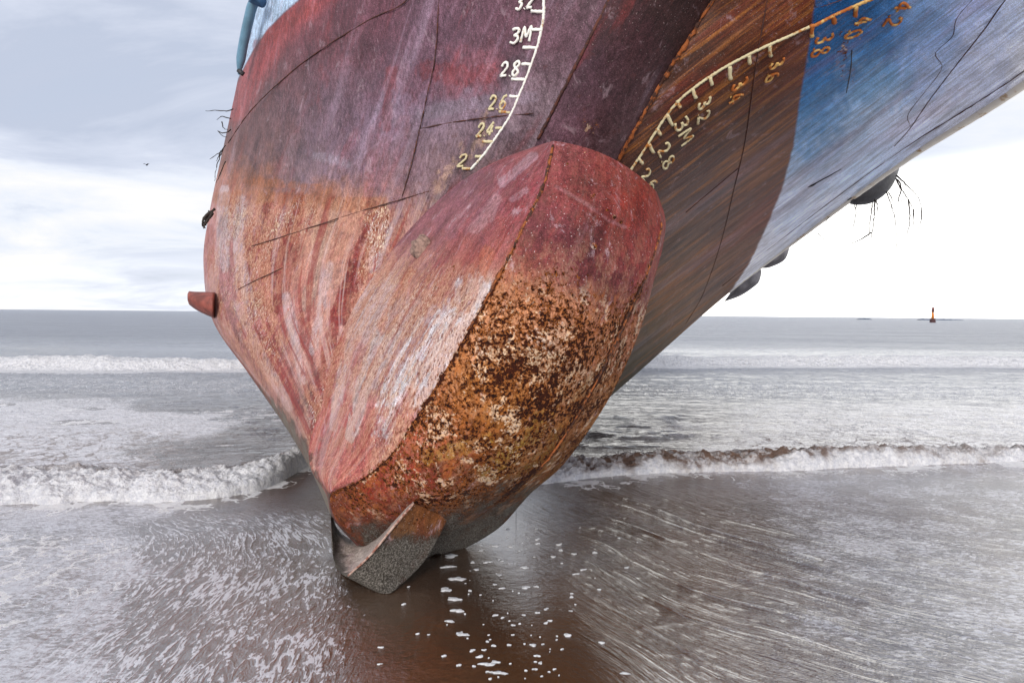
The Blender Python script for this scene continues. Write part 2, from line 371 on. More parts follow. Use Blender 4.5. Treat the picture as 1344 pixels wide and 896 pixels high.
# ---- inverse-depth fields of the two sides
HL = [(1000,-420,3.05),(955,-300,3.25),(800,0,3.85),(750,97,4.08),(705,185,4.35),(660,280,4.75),(620,370,4.95),(580,450,4.8),(540,530,4.6),(500,600,4.4),(470,655,4.25),
      (688,5,4.1),(670,90,4.28),(635,172,4.5),(600,235,4.7),(560,0,4.6),(560,150,4.8),(540,290,4.95),(450,0,5.2),(450,150,5.35),(450,300,5.25),(450,420,4.85),
      (430,540,4.3),(412,610,4.0),(434,670,3.85),(345,0,6.2),(320,100,6.5),(300,200,6.75),(275,300,6.85),(270,360,6.7),(290,420,6.1),(330,490,5.5),(370,550,4.85),(400,600,4.25),
      (355,-300,5.5),(600,-300,4.2),(500,-300,4.7)]
dHL = tps(HL)
HR = [(1130,-420,3.1),(1085,-300,3.3),(935,0,3.95),(870,105,4.2),(810,212,4.5),(760,300,4.85),(720,380,5.1),(690,460,5.3),(830,230,4.55),(868,193,4.45),(927,133,4.22),(1020,75,4.0),
      (1080,45,3.9),(1187,0,3.7),(1344,-120,3.3),(1344,0,4.1),(1344,108,5.2),(1260,60,4.4),(1180,215,7.0),(1180,110,4.75),(1100,150,4.9),(1060,300,8.8),(1000,200,5.3),(1000,345,9.8),
      (950,390,10.6),(930,300,6.6),(900,430,9.8),(860,400,7.7),(830,495,9.0),(780,480,7.4),(720,590,7.2),(850,260,4.85),(1750,-200,3.3),(1560,-50,4.0),(1400,-300,2.8),(1650,-380,2.6)]
dHR = tps(HR, 0.004)
Lk = [(372,-420),(360,-300),(348,-150),(331,0),(313,100),(296,180),(275,278),(267,345),(279,420),(326,490),(376,562),(408,617),(433,674)]
Ek = [(1015,-420),(955,-300),(878,-150),(800,0),(750,97),(705,185),(660,280),(625,350),(598,415),(570,475),(535,540),(500,600),(470,665)]
GAIN = 0.61
def mixcols(px, py, pts, sig=45, gain=None):
    """blend of paint colours named at places on the plate"""
    C = np.array([[p[0], p[1], *srgb(*p[2])] for p in pts]); sg = np.array([p[3] if len(p) > 3 else sig for p in pts])
    q = np.stack([px.ravel(), py.ravel()], -1)
    d2 = ((q[:, None] - C[None, :, :2]) ** 2).sum(-1) / (2 * sg[None] ** 2)
    wt = np.exp(-(d2 - d2.min(1, keepdims=True))) ; wt = wt / (1 + d2 * 0)
    wt = wt / wt.sum(1, keepdims=True)
    o = (wt @ C[:, 2:]).reshape(*px.shape, 3); o = np.clip(o * 1.05 - o.mean(-1, keepdims=True) * 0.05, 0.004, 1)
    return o * (GAIN if gain is None else gain)
def jitter(px, py, a=14, seed=3):
    a = a * 1.5
    return (px + a * (fbm(px / 40, py / 55, 4, seed) - 0.5) * 2 + a * 0.9 * (fbm(px / 7, py / 16, 3, seed + 4) - 0.5) * 2,
            py + a * (fbm(px / 40, py / 40, 4, seed + 9) - 0.5) * 2 + a * 0.9 * (fbm(px / 6, py / 9, 3, seed + 14) - 0.5) * 2)
def vscale(P):
    """metres along rows and columns of a grid, for the flow map"""
    du = np.linalg.norm(np.diff(P, axis=1), axis=2); u = np.c_[np.zeros(P.shape[0]), np.cumsum(du, 1)]
    dv = np.linalg.norm(np.diff(P, axis=0), axis=2); v = np.r_[np.zeros((1, P.shape[1])), np.cumsum(dv, 0)]
    return u, v
def runs(pc, x, y, strokes, seed=500):
    """ragged runs and scrapes of another coat: (polyline, half width, colour, strength)"""
    for k, (pl, hw, colr, st) in enumerate(strokes):
        d = np.abs(polydist(x, y, pl)); P_ = np.array(pl); L0, L1 = P_[:, 1].min(), P_[:, 1].max()
        n1 = fbm(x / 5.5, y / 34, 4, seed + k, .62); n2 = fbm(x / 3.0, y / 7, 3, seed + 50 + k, .6)
        m_ = smooth(hw * (0.45 + 1.1 * n1) - d, -1.2, 1.6) * smooth(n2 * 0.5 + n1 * 0.5, 0.30, 0.44) * st
        g_ = GAIN * (1.0); m_ = m_[..., None]
        pc = pc * (1 - m_) + np.array(srgb(*colr)) * g_ * m_
    return pc
# ---- starboard side (left in the photograph)
nr, nc = 420, 300
tt = np.linspace(0, 1, nr); Lc = crspline(Lk, tt); Ec = crspline(Ek, tt)
s = np.linspace(0, 1, nc) ** 1.25
px = Lc[:, :1] * (1 - s) + Ec[:, :1] * s; py = Lc[:, 1:] * (1 - s) + Ec[:, 1:] * s
u = np.clip(1 - s / 0.16, 0, 1)
dd = dHL(px, py) + 0.55 * (1 - np.sqrt(1 - np.minimum(u, 0.999) ** 2))
# plate distortion: shallow dents between the frames
dd = dd + 0.010 * np.sin(s * 34)[None] * smooth(s, 0.05, 0.3) + 0.03 * (fbm(px / 90, py / 130, 3, 21) - 0.5)
dn = polydist(px, py, [(553,168),(500,186),(470,205),(455,230),(447,265),(440,310)])
dd = dd + 0.03 * np.exp(-(dn / 9) ** 2) * np.sign(dn) * 0.6
P = unproj(px, py, dd)
HLroll = lambda x, y: dHL(x, y)
ext = []
for a in (12, 6, 2.5, 0.8):
    ext.append(P[:, :1] + np.array([-0.05, 1.0, 0.0]) * a)
P1 = np.concatenate(ext + [P], 1)
pxx = np.concatenate([px[:, :1]] * 4 + [px], 1); pyy = np.concatenate([py[:, :1]] * 4 + [py], 1)
jx, jy = jitter(pxx, pyy, 16)
pts = [(330,60,(128,86,88)),(400,40,(132,80,88)),(470,10,(120,78,90)),(560,60,(122,92,108)),(650,60,(124,88,102)),(760,20,(114,86,98)),(600,100,(150,66,66),18),(640,96,(146,70,74),14),
       (520,110,(134,90,102),16),(440,120,(118,92,104)),(360,160,(118,82,84)),(300,200,(132,94,88)),(450,190,(134,112,132)),(540,180,(148,128,152)),(620,140,(140,122,142)),(680,150,(142,122,132)),
       (380,200,(122,104,112)),(420,215,(150,128,142),18),(600,200,(138,116,120)),(560,220,(132,106,112)),(500,235,(136,108,120)),(340,245,(166,112,82),14),(420,262,(166,110,82),14),(300,250,(186,120,84),20),(480,262,(164,112,88),18),
       (300,320,(196,136,134)),(350,320,(158,78,74),20),(285,380,(206,154,158)),(400,330,(206,148,136)),(440,300,(196,146,124)),(318,300,(206,180,182),10),(470,340,(160,74,68),14),(500,300,(156,76,74),12),(520,310,(176,118,112)),(360,420,(180,92,90)),(330,440,(200,140,138)),
       (400,480,(208,156,148)),(420,560,(196,134,132)),(440,400,(212,160,146)),(350,-150,(120,80,90)),(700,-150,(110,78,90)),(900,-250,(104,74,84)),(300,460,(170,130,116)),(380,560,(158,132,116)),(410,610,(140,124,112))]
pc = mixcols(jx, jy, pts, 38)
bl = polydist(pxx, pyy, [(300,130),(316,96),(332,66),(350,40),(372,17),(392,0),(440,-45),(520,-110),(640,-200),(800,-330)])
bm = smooth(-bl, -1.2, 1.2)[..., None]
blue = np.array(srgb(166, 190, 214)) * (0.85 + 0.3 * fbm(pxx / 30, pyy / 30, 4, 5)[..., None])
pc = pc * (1 - bm) + blue * bm
# thin brighter antifouling band just below the blue
rb = (smooth(bl, 0, 3) * smooth(bl, 42, 20))[..., None] * 0.5
pc = pc * (1 - rb) + np.array(srgb(164, 74, 74)) * rb
sd_ = np.abs(polydist(jx*.5+pxx*.5, jy*.5+pyy*.5, [(636,150),(624,185),(604,212),(575,246)]))
sm_ = (smooth(sd_, 8, 2) * smooth(fbm(pxx / 5, pyy / 5, 3, 33), 0.35, 0.5))[..., None] * 0.7
pc = pc * (1 - sm_) + np.array(srgb(168, 140, 124)) * sm_
low = smooth(pyy + 50 * (fbm(pxx / 45, pyy / 60, 5, 8, .6) - 0.5), 246, 284)
sil = np.concatenate([np.zeros((nr, 4)), np.broadcast_to(s[None] * np.abs(Ec[:, :1] - Lc[:, :1]), (nr, nc))], 1)
RD, WH, PK, DK = (142, 52, 46), (214, 196, 200), (196, 120, 122), (104, 50, 50)
pc = runs(pc, pxx, pyy, [([(386,262),(384,300),(374,345),(366,400)], 13, RD, .85), ([(325,262),(324,300),(330,350),(340,400)], 7, RD, .8), ([(352,270),(350,320),(354,372)], 6, RD, .6),
    ([(492,292),(478,330),(462,372),(448,412)], 14, (138,50,48), .9), ([(295,252),(292,300),(296,350)], 8, WH, .75), ([(315,262),(312,310),(318,360),(330,410)], 7, WH, .7), ([(276,300),(278,360),(296,430)], 5, RD, .6),
    ([(508,300),(498,325),(488,350)], 8, WH, .7), ([(420,300),(412,350),(404,400)], 9, (206,176,160), .6), ([(440,270),(430,300),(424,330)], 8, (206,170,150), .5), ([(350,430),(372,480),(392,540)], 7, (150,62,60), .7),
    ([(470,340),(446,400),(430,460),(420,520),(414,570)], 8, (150,54,50), .85), ([(310,400),(345,470),(380,535)], 6, (196,170,170), .6), ([(400,420),(404,480),(412,540)], 8, RD, .55), ([(432,350),(420,410),(412,460)], 6, WH, .6), ([(376,390),(386,440),(398,500)], 6, WH, .6),
    ([(286,262),(340,258),(400,262),(450,268),(500,266)], 9, (172,104,54), .5), ([(330,238),(380,243),(430,250)], 6, (168,100,52), .5), ([(560,92),(600,100),(640,96)], 13, (150,60,58), .4), ([(515,95),(512,130),(505,165)], 8, (150,72,76), .5),
    ([(415,205),(450,212),(455,216)], 6, (166,156,172), .5), ([(555,150),(600,140),(660,130),(700,128)], 8, (156,142,158), .5), ([(340,60),(375,30),(410,10)], 9, (160,72,66), .6)])
chip = 0.10 * smooth(pyy, 120, 240) + low * (0.40 + 0.6 * smooth(fbm(pxx / 38, pyy / 90, 3, 12), 0.35, 0.6)) * (1 - 0.5 * smooth(sil, 30, 0))
band = low * 1.0
rustm = 0.30 * smooth(np.abs(pyy - 262 - 10 * np.sin(pxx / 40)), 26, 4) + 0.10 * low
grit = smooth(sil, 26, 2) * smooth(pyy, 420, 560) * 0.6 + smooth(pyy, 590, 660) * 0.3
uu, vv = vscale(P1)
uu = np.broadcast_to(np.concatenate([np.zeros(4), s * 2.6])[None], uu.shape) # flow lines follow the frames down the side
hull = grid('hull', P1, M['hull'], ship, dict(paint=pc, rust=rustm, chip=chip, grit=grit, band=band), np.stack([uu, vv], -1), flip=True)
hull['label'] = 'purple grey to pink starboard hull side with worn paint'
# ---- port side (right in the photograph)
Ekr = [(1150,-420),(1085,-300),(1010,-150),(935,0),(870,105),(810,212),(760,300),(720,380),(690,460)]
Gk = [(2000,-400),(1800,-250),(1560,-58),(1350,105),(1190,208),(1065,300),(945,394),(828,497),(720,590)]
nr2, nc2 = 460, 300
tt = np.linspace(0, 1, nr2); Er = crspline(Ekr, tt); Gr = crspline(Gk, tt)
s = np.linspace(0, 1, nc2)
px = Er[:, :1] * (1 - s) + Gr[:, :1] * s; py = Er[:, 1:] * (1 - s) + Gr[:, 1:] * s
dd = dHR(px, py) + 0.025 * (fbm(px / 70, py / 110, 3, 31) - 0.5) + 0.05 * smooth(px, 1050, 1250) * (fbm((px + py) / 120, (px * .6 - py) / 40, 3, 44) - 0.5)
P = unproj(px, py, dd)
ext = [P[:, -1:] + np.array([-0.10, 1.0, 0.0]) * a + np.array([-0.35, 0, 0.15]) * min(a, 1) for a in (0.3, 1.5, 5, 12)]
P3 = np.concatenate([P] + ext, 1)
pxx = np.concatenate([px] + [px[:, -1:]] * 4, 1); pyy = np.concatenate([py] + [py[:, -1:]] * 4, 1)
jx, jy = jitter(pxx, pyy, 14, 40)
pts = [(960,20,(96,54,36)),(900,60,(84,50,38)),(1040,30,(124,62,42)),(1040,100,(122,66,46)),(980,60,(104,58,38)),(860,220,(96,66,58)),(900,200,(90,60,52)),(960,160,(96,60,42)),(930,260,(98,68,58)),(880,320,(116,84,62)),
       (1000,200,(118,70,48)),(1010,270,(134,80,54)),(960,340,(136,92,62)),(880,400,(134,100,60)),(840,470,(84,76,52)),(920,400,(130,92,58)),(800,400,(96,80,60)),(1100,-100,(86,52,44))]
pc = mixcols(jx, jy, pts, 34)
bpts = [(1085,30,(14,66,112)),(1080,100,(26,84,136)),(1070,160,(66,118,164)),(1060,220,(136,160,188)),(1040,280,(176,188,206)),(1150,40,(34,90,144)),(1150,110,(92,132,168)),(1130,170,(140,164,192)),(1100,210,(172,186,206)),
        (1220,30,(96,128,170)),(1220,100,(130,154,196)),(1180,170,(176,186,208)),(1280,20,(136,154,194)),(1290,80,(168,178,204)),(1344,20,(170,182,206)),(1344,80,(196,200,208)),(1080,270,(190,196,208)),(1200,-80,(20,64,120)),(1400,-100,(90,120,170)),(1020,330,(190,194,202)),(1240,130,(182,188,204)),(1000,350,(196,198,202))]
bc = mixcols(jx, jy, bpts, 26, 1.5)  # paler toward the gunwale: worn paint with sky sheen painted into the colour
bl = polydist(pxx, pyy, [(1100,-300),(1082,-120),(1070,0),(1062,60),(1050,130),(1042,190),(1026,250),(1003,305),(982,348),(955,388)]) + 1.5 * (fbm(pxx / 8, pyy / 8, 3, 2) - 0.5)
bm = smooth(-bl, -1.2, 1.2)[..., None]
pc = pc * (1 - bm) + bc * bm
def blob(x, y, cx, cy, r, k=1.0, ang=0):
    a = R_(ang); dx, dy = x - cx, y - cy
    return smooth(np.hypot((dx * math.cos(a) + dy * math.sin(a)) / k, -dx * math.sin(a) + dy * math.cos(a)), r, r * 0.4)
sc_ = blob(jx, jy, 1115, 55, 14, 1.6, -60) + blob(jx, jy, 1108, 85, 12, 2.0, -70) * .8
rustm = 0.75 * sc_ + 0.10 * (1 - bm[..., 0]) + 0.35 * blob(jx, jy, 1078, 12, 9, 1.5, -20)
chip = 0.05 * (1 - bm[..., 0]) + 0 * pxx
dx_, dy_ = pxx * 0.80 - pyy * 0.60, pxx * 0.60 + pyy * 0.80
uu = (pxx * 0.60 + pyy * 0.80) / 210.0; vv = (pxx * 0.80 - pyy * 0.60) / 210.0
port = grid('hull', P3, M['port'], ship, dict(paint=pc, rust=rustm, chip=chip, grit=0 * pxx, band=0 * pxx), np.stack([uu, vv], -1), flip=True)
port['label'] = 'brown streaked port hull side turning blue and white aft'
# ---- stem plate between the two sides
nr3, nc3 = 300, 40
tt = np.linspace(0, 1, nr3)
A = crspline(Ek[:9], tt); B = crspline(Ekr, tt); A3 = unproj(A[:, 0], A[:, 1], dHL(A[:, 0], A[:, 1])); B3 = unproj(B[:, 0], B[:, 1], dHR(B[:, 0], B[:, 1]))
s = np.linspace(0, 1, nc3)[None, :, None]
P = A3[:, None] * (1 - s) + B3[:, None] * s
P[..., 1] -= (0.10 * np.sin(np.pi * s[..., 0]) ** 0.8)
qx, qy = project(P)
jx, jy = jitter(qx, qy, 14, 60)
pc = mixcols(jx, jy, [(830,30,(84,54,60)),(780,120,(98,70,82)),(730,170,(128,96,110)),(880,10,(66,44,44)),(830,110,(78,52,56)),(790,170,(84,56,60)),(900,-100,(74,48,50)),(800,200,(120,92,98)),(760,240,(120,90,96))], 26)
rustm = 0.7 * blob(jx, jy, 769, 172, 11, 1.6, 80) + 0.05
stem = grid('stem_plate', P, M['hull'], ship, dict(paint=pc, rust=rustm, chip=0 * qx, grit=0 * qx, band=0 * qx), np.stack([np.broadcast_to(s[..., 0] * 0.5, qx.shape), np.broadcast_to(tt[:, None] * 4, qx.shape)], -1), flip=True)
# ---- bulbous bow
R1 = [(726,185,3.55),(716,236,3.42),(697,278,3.34),(677,319,3.29),(643,384,3.26),(591,475,3.30),(535,565,3.42),(506,604,3.50),(468,632,3.60),(435,647,3.74),(439,678,3.84),(471,716,3.93)]
Mm = [(800,206,3.58),(800,262,3.42),(784,312,3.32),(768,352,3.26),(742,412,3.22),(695,500,3.24),(636,588,3.33),(598,638,3.43),(565,668,3.55),(545,690,3.68),(528,708,3.80),(520,738,3.92)]
R2 = [(860,250,3.74),(868,292,3.68),(863,318,3.63),(849,360,3.58),(828,405,3.55),(783,500,3.55),(728,591,3.62),(690,630,3.70),(652,662,3.80),(625,684,3.86),(603,702,3.92),(572,726,3.96)]
Sk = [(862,252,3.95),(873,286,3.88),(871,318,3.85),(860,362,3.84),(839,436,3.86),(801,520,3.92),(744,604,4.02),(697,647,4.10),(662,686,4.14),(638,704,4.14),(614,717,4.12),(589,727,4.06)]
Ck = [(712,189),(655,210),(602,240),(556,280),(498,350),(446,440),(421,530),(406,585),(409,617),(426,648),(436,680),(469,717)]
Ck = [(x, y, float(dHL(x, y)) + 0.012) for x, y in Ck]
Ck[0] = (712, 189, 4.25); Ck[1] = (655, 210, 4.25)
Ck[9] = (428, 648, 3.86); Ck[10] = (437, 680, 3.93); Ck[11] = (469, 717, 3.98)
nrb = 460; tt = np.linspace(0, 1, nrb)
cC, c1, cm_, c2, cs = (crspline(k, tt) for k in (Ck, R1, Mm, R2, Sk))
def wl(a): a = a.copy(); a[:, 2] = 1 / a[:, 2]; return a
rows = []
cC, c1, cm_, c2, cs = map(wl, (cC, c1, cm_, c2, cs))
nL, nF, nS = 150, 190, 26
colsg = []
for j in range(nL):
    s_ = j / nL; p = cC * (1 - s_) + c1 * s_
    e = np.sin(np.pi * s_) ; prof = 0.17 * e * (0.5 + 0.5 * s_) * np.sin(np.pi * np.clip(tt * 1.15, 0, 1)) ** 0.7
    p = p.copy(); p[:, 2] = 1 / (1 / p[:, 2] - prof); colsg.append(p)
for j in range(nF):
    s_ = j / nF; a = 2 * s_ * s_ - 3 * s_ + 1; b_ = 4 * s_ - 4 * s_ * s_; c_ = 2 * s_ * s_ - s_
    colsg.append(c1 * a + cm_ * b_ + c2 * c_)
for j in range(nS + 1):
    s_ = j / nS; p = c2 * (1 - s_) + cs * s_; colsg.append(p)
G = np.stack(colsg, 1)
# soften the two ridges slightly
for it in range(3):
    for jr in (nL, nL + nF):
        sl_ = slice(jr - 3, jr + 4); G[:, sl_] = (G[:, jr - 4:jr + 3] + G[:, sl_] + G[:, jr - 2:jr + 5]) / 3 if jr + 5 <= G.shape[1] else G[:, sl_]
ridge_d = 1 / G[..., 2]
ridge_d = ridge_d + 0.012 * (fbm(G[..., 0] / 60, G[..., 1] / 60, 4, 77) - 0.5)
P = unproj(G[..., 0], G[..., 1], ridge_d)
back = [P[:, -1:] + np.array([-0.10, 0.35, 0.02]), P[:, -1:] + np.array([-0.35, 0.9, 0.05]), P[:, -1:] + np.array([-0.75, 1.5, 0.05])]
P = np.concatenate([P] + back, 1)
Gx = np.concatenate([G[..., 0]] + [G[:, -1:, 0]] * 3, 1); Gy = np.concatenate([G[..., 1]] + [G[:, -1:, 1]] * 3, 1)
top = [P[:1] + np.array([-0.10, 1.1, -0.05]), P[:1] + np.array([-0.05, 0.5, 0.01]), P[:1] + np.array([-0.01, 0.12, 0.012])]
P = np.concatenate(top + [P], 0); Gx = np.concatenate([Gx[:1]] * 3 + [Gx], 0); Gy = np.concatenate([Gy[:1]] * 3 + [Gy], 0)
DB = dict(x=Gx, y=Gy, P=P)
jx, jy = jitter(Gx, Gy, 15, 80)
fac = np.zeros(Gx.shape); fac[:, nL:] = 1.0                                # front plate and port flank
lp = [(700,200,(172,110,114)),(660,225,(168,104,112)),(710,240,(150,62,72)),(670,270,(164,96,104)),(620,250,(152,108,122)),(690,300,(146,56,60)),(640,300,(168,92,90)),(600,290,(164,108,118)),(560,300,(160,108,118)),
      (650,340,(180,104,92)),(600,350,(176,104,100)),(540,380,(206,150,136)),(620,400,(216,180,166)),(500,420,(218,188,184)),(570,430,(228,210,204)),(540,470,(232,220,220)),(460,470,(190,108,104),20),(490,500,(226,204,202)),(560,500,(216,176,164)),(600,420,(214,176,158)),(510,480,(228,210,208)),
      (440,540,(190,104,102)),(480,560,(204,136,130)),(520,540,(196,126,118)),(450,610,(200,116,112)),(480,610,(196,112,104)),(430,600,(168,130,122),14)]
fp = [(740,200,(168,92,94)),(800,220,(156,74,70)),(840,260,(158,62,50)),(760,250,(142,70,70)),(820,300,(148,58,50)),(780,320,(106,54,58)),(740,340,(104,46,54)),(720,300,(140,74,80)),(830,360,(130,66,70)),(800,380,(112,54,58)),(700,350,(140,74,72)),(855,330,(164,72,66)),
      (700,400,(186,122,86)),(760,420,(196,138,106)),(800,430,(186,122,92)),(660,440,(206,146,104)),(730,470,(218,182,156)),(640,500,(196,132,72)),(700,520,(180,116,60)),(760,500,(190,134,84)),(600,540,(164,98,46)),(680,570,(140,92,38)),(560,580,(164,84,60)),
      (620,600,(138,74,34)),(520,620,(160,66,52)),(560,640,(140,62,46)),(480,650,(150,66,50)),(460,680,(130,72,50)),(600,650,(110,72,50)),(640,670,(96,74,60)),(600,700,(78,70,60)),(700,600,(134,100,48)),(500,700,(96,66,50))]
pcl = mixcols(jx, jy, lp, 24); pcf = mixcols(jx, jy, fp, 24)
GW = (246, 244, 250)
pcl = runs(pcl, Gx, Gy, [([(622,390),(600,430),(575,470),(555,510)], 26, GW, .9), ([(570,420),(545,460),(520,505),(500,560)], 18, GW, .85), ([(520,400),(495,450),(475,510),(462,570)], 9, (224,206,202), .8), ([(490,380),(462,440),(446,500),(438,560)], 6, (220,196,192), .8),
    ([(540,360),(520,400),(505,430)], 9, (196,112,84), .6), ([(640,330),(625,365),(610,400)], 10, (190,110,80), .6), ([(700,205),(680,222),(660,240)], 6, (204,170,184), .55), ([(690,250),(672,262)], 4, (206,170,184), .4), ([(650,262),(640,285),(622,300)], 8, (200,150,156), .6),
    ([(500,540),(480,590),(462,630)], 10, (196,112,106), .7), ([(446,540),(438,590),(436,630)], 7, (196,140,132), .7), ([(540,520),(515,570),(495,605)], 12, (206,150,138), .6), ([(455,410),(438,470),(428,530)], 5, (156,54,52), .8)], 600)
pcf = np.where(((Gy > 345) & (Gy < 640))[..., None], pcf * 1.0, pcf)
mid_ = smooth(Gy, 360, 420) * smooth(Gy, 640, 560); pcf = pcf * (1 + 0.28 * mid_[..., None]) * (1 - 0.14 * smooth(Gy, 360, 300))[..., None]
pcf = runs(pcf, Gx, Gy, [([(640,455),(690,470),(740,480),(770,500)], 16, (232,204,170), .85), ([(700,440),(720,455)], 9, (226,206,190), .8), ([(745,520),(770,505)], 10, (216,176,130), .7), ([(730,245),(770,268),(800,290),(825,300)], 2.5, (190,140,146), .35),
    ([(560,600),(600,590),(640,575)], 10, (188,150,60), .6), ([(640,620),(690,580),(720,540)], 12, (166,138,52), .6), ([(470,650),(500,640),(540,620)], 9, (168,56,40), .7), ([(455,690),(462,700)], 6, (176,90,56), .7)], 700)
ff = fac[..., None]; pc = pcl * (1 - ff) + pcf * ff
jy2 = Gy + 30 * (fbm(Gx / 50, Gy / 50, 4, 91) - 0.5)
heavy = smooth(jy2 + (Gx - 760) * -0.12 + 26 * (fbm(Gx / 9, Gy / 12, 3, 191) - .5), 318, 420)
rustm = fac * (0.16 + 0.74 * heavy * smooth(jy2, 760, 640) * (0.78 + 0.22 * np.exp(-(((Gx - 700) / 130) ** 2 + ((Gy - 480) / 100) ** 2)))) + (1 - fac) * (0.10 + 0.18 * smooth(jy2, 330, 380) * smooth(jy2, 480, 400) * smooth(Gx, 560, 640))
ed = polydist(Gx, Gy, [(x, y) for x, y, d in R1[:10]])
rustm += 0.55 * smooth(np.abs(ed), 6, 1) * smooth(jy2, 230, 280) + 0.5 * blob(jx, jy, 597, 362, 9, 2.6, -60) * (1 - fac)
for (bx, by, br) in ((776,258,4),(780,256,3),(797,276,3),(806,285,4),(815,292,3),(780,323,6),(826,300,2.5),(745,215,2),(768,200,1.5)): rustm += fac * 0.9 * blob(Gx + 2 * (fbm(Gx / 4, Gy / 4, 2, 5) - .5), Gy, bx, by, br)
rustm += 0.45 * smooth(np.abs(polydist(Gx, Gy, [(x, y) for x, y, d in R2[2:9]])), 5, 1) * smooth(jy2, 300, 360)
chip = (1 - fac) * (0.12 + 0.88 * smooth(jy2 + 0.25 * (600 - Gx), 320, 395)) * smooth(jy2, 720, 640) + fac * (0.10 + 0.30 * smooth(jy2, 300, 350))
chip = chip * (1 - 0.45 * smooth(jy2, 480, 560) * smooth(Gx, 520, 470))
band = (1 - fac) * 0.75 * smooth(jy2, 270, 420)
grit = fac * smooth(jy2 + 0.22 * (Gx - 520), 610, 760) * 0.8 + (1 - fac) * smooth(np.abs(Gx - crspline(Ck, tt)[np.r_[[0] * 3, np.arange(nrb)], :1]), 16, 0) * smooth(Gy, 540, 620) * 0.45
uu = np.zeros(Gx.shape); ncols = Gx.shape[1]; uu[:] = np.r_[np.arange(nL) / nL * 1.6, 1.6 + np.arange(ncols - nL) / (ncols - nL) * 1.8][None]
_, vv = vscale(P)
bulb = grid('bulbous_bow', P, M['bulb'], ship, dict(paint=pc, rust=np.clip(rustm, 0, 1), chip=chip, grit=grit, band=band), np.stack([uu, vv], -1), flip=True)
bulb['label'] = 'rounded red and pink bulbous bow with orange rust scabs on its front'
# closest-depth lookup on the bulb for fittings
def bulb_at(x, y, off=0.0):
    i = np.argmin((Gx[3:, :-3] - x) ** 2 + (Gy[3:, :-3] - y) ** 2); p = P[3:, :-3].reshape(-1, 3)[i]
    d = (np.array([0, 0, CH]) - p); return p + d / np.linalg.norm(d) * off
# ---- skeg under the bulb: a thick curved shoe standing on the sand
def shoe():
    # upper rim: left outline -> under the nose -> up the front edge; each has an outer (front) and lower point
    rim_in = [(434,668,3.90),(441,700,3.92),(458,716,3.93),(478,718,3.86),(500,705,3.72),(522,680,3.60),(541,657,3.52)]
    rim_out = [(434,682,3.86),(436,722,3.80),(442,744,3.62),(457,755,3.44),(486,728,3.38),(514,694,3.38),(543,660,3.40)]
    low = [(440,745,3.82),(446,750,3.72),(456,757,3.62),(503,779,3.43),(527,766,3.50),(560,732,3.62),(588,680,3.66)]
    n_ = 60; a, b_, c_ = (crspline(k, n_) for k in (rim_in, rim_out, low))
    rows = []
    mid = []
    for (p, q, m_) in ((a, b_, 10), (b_, c_, 22)):
        for j in range(m_):
            s_ = j / m_; r = p * (1 - s_) + q * s_; rows.append(r)
    rows.append(c_)
    G_ = np.stack(rows, 0)
    return G_
Gs = shoe()
fm = np.zeros(Gs.shape[:2]); fm[10:] = 1
# concave inner face, slightly rounded front face
bulge = np.zeros(Gs.shape[:2]); bulge[:10] = 0.05 * np.sin(np.pi * np.arange(10) / 10)[:, None]
Ps = unproj(Gs[..., 0], Gs[..., 1], Gs[..., 2] + bulge + 0.012 * (fbm(Gs[..., 0] / 12, Gs[..., 1] / 12, 3, 8) - .5))
Ps[..., 2] = np.maximum(Ps[..., 2], -0.03)
bk = [Ps[-1:] + np.array([0.02, 0.30, 0.0]), Ps[-1:] + np.array([0.02, 0.9, 0.02])]
inn = [unproj(Gs[:1, :, 0] - 6 * np.linspace(1, 0, Gs.shape[1])[None] ** .3 * 0, Gs[:1, :, 1] - 10, Gs[:1, :, 2] + 0.25)]
Pz = np.concatenate(inn + [Ps] + bk, 0)
sx_ = np.concatenate([Gs[:1, :, 0], Gs[..., 0]] + [Gs[-1:, :, 0]] * 2, 0); sy_ = np.concatenate([Gs[:1, :, 1], Gs[..., 1]] + [Gs[-1:, :, 1]] * 2, 0); fm = np.concatenate([fm[:1], fm, fm[-1:], fm[-1:]], 0)
pci = np.array(srgb(168, 158, 150)); pcf_ = mixcols(sx_, sy_, [(560,680,(150,90,48)),(530,700,(134,92,60)),(500,740,(84,80,72)),(550,720,(96,86,66)),(470,750,(110,102,94)),(450,745,(110,102,94))], 22)
pc = pci * (1 - fm[..., None]) + pcf_ * fm[..., None]
grit = np.where(fm > 0.5, 0.22 + 0.5 * smooth(sy_ + 20 * (fbm(sx_ / 14, sy_ / 14, 3, 6) - .5), 680, 725), 0.12 + 0.4 * smooth(sx_, 470, 440))
skeg = grid('skeg', Pz, M['bulb'], ship, dict(paint=pc, rust=np.where(fm > .5, 0.45 * smooth(sy_, 735, 690), 0.05), chip=0.05 * fm, grit=grit, band=0 * fm), np.stack([sx_ / 250, sy_ / 250], -1), flip=True)
skeg['label'] = 'grey grit covered skeg under the bulb with a pale inner face'
# rim strip of the skeg
V, Fc = tube([unproj(*p) for p in crspline([(457,755,3.43),(486,728,3.37),(514,694,3.37),(543,660,3.39)], 30)], 0.006, 6, 0.2)
mesh('skeg_rim', V, Fc, rusty('pale_rim', srgb(176, 150, 138), srgb(130, 84, 70), 30), ship)
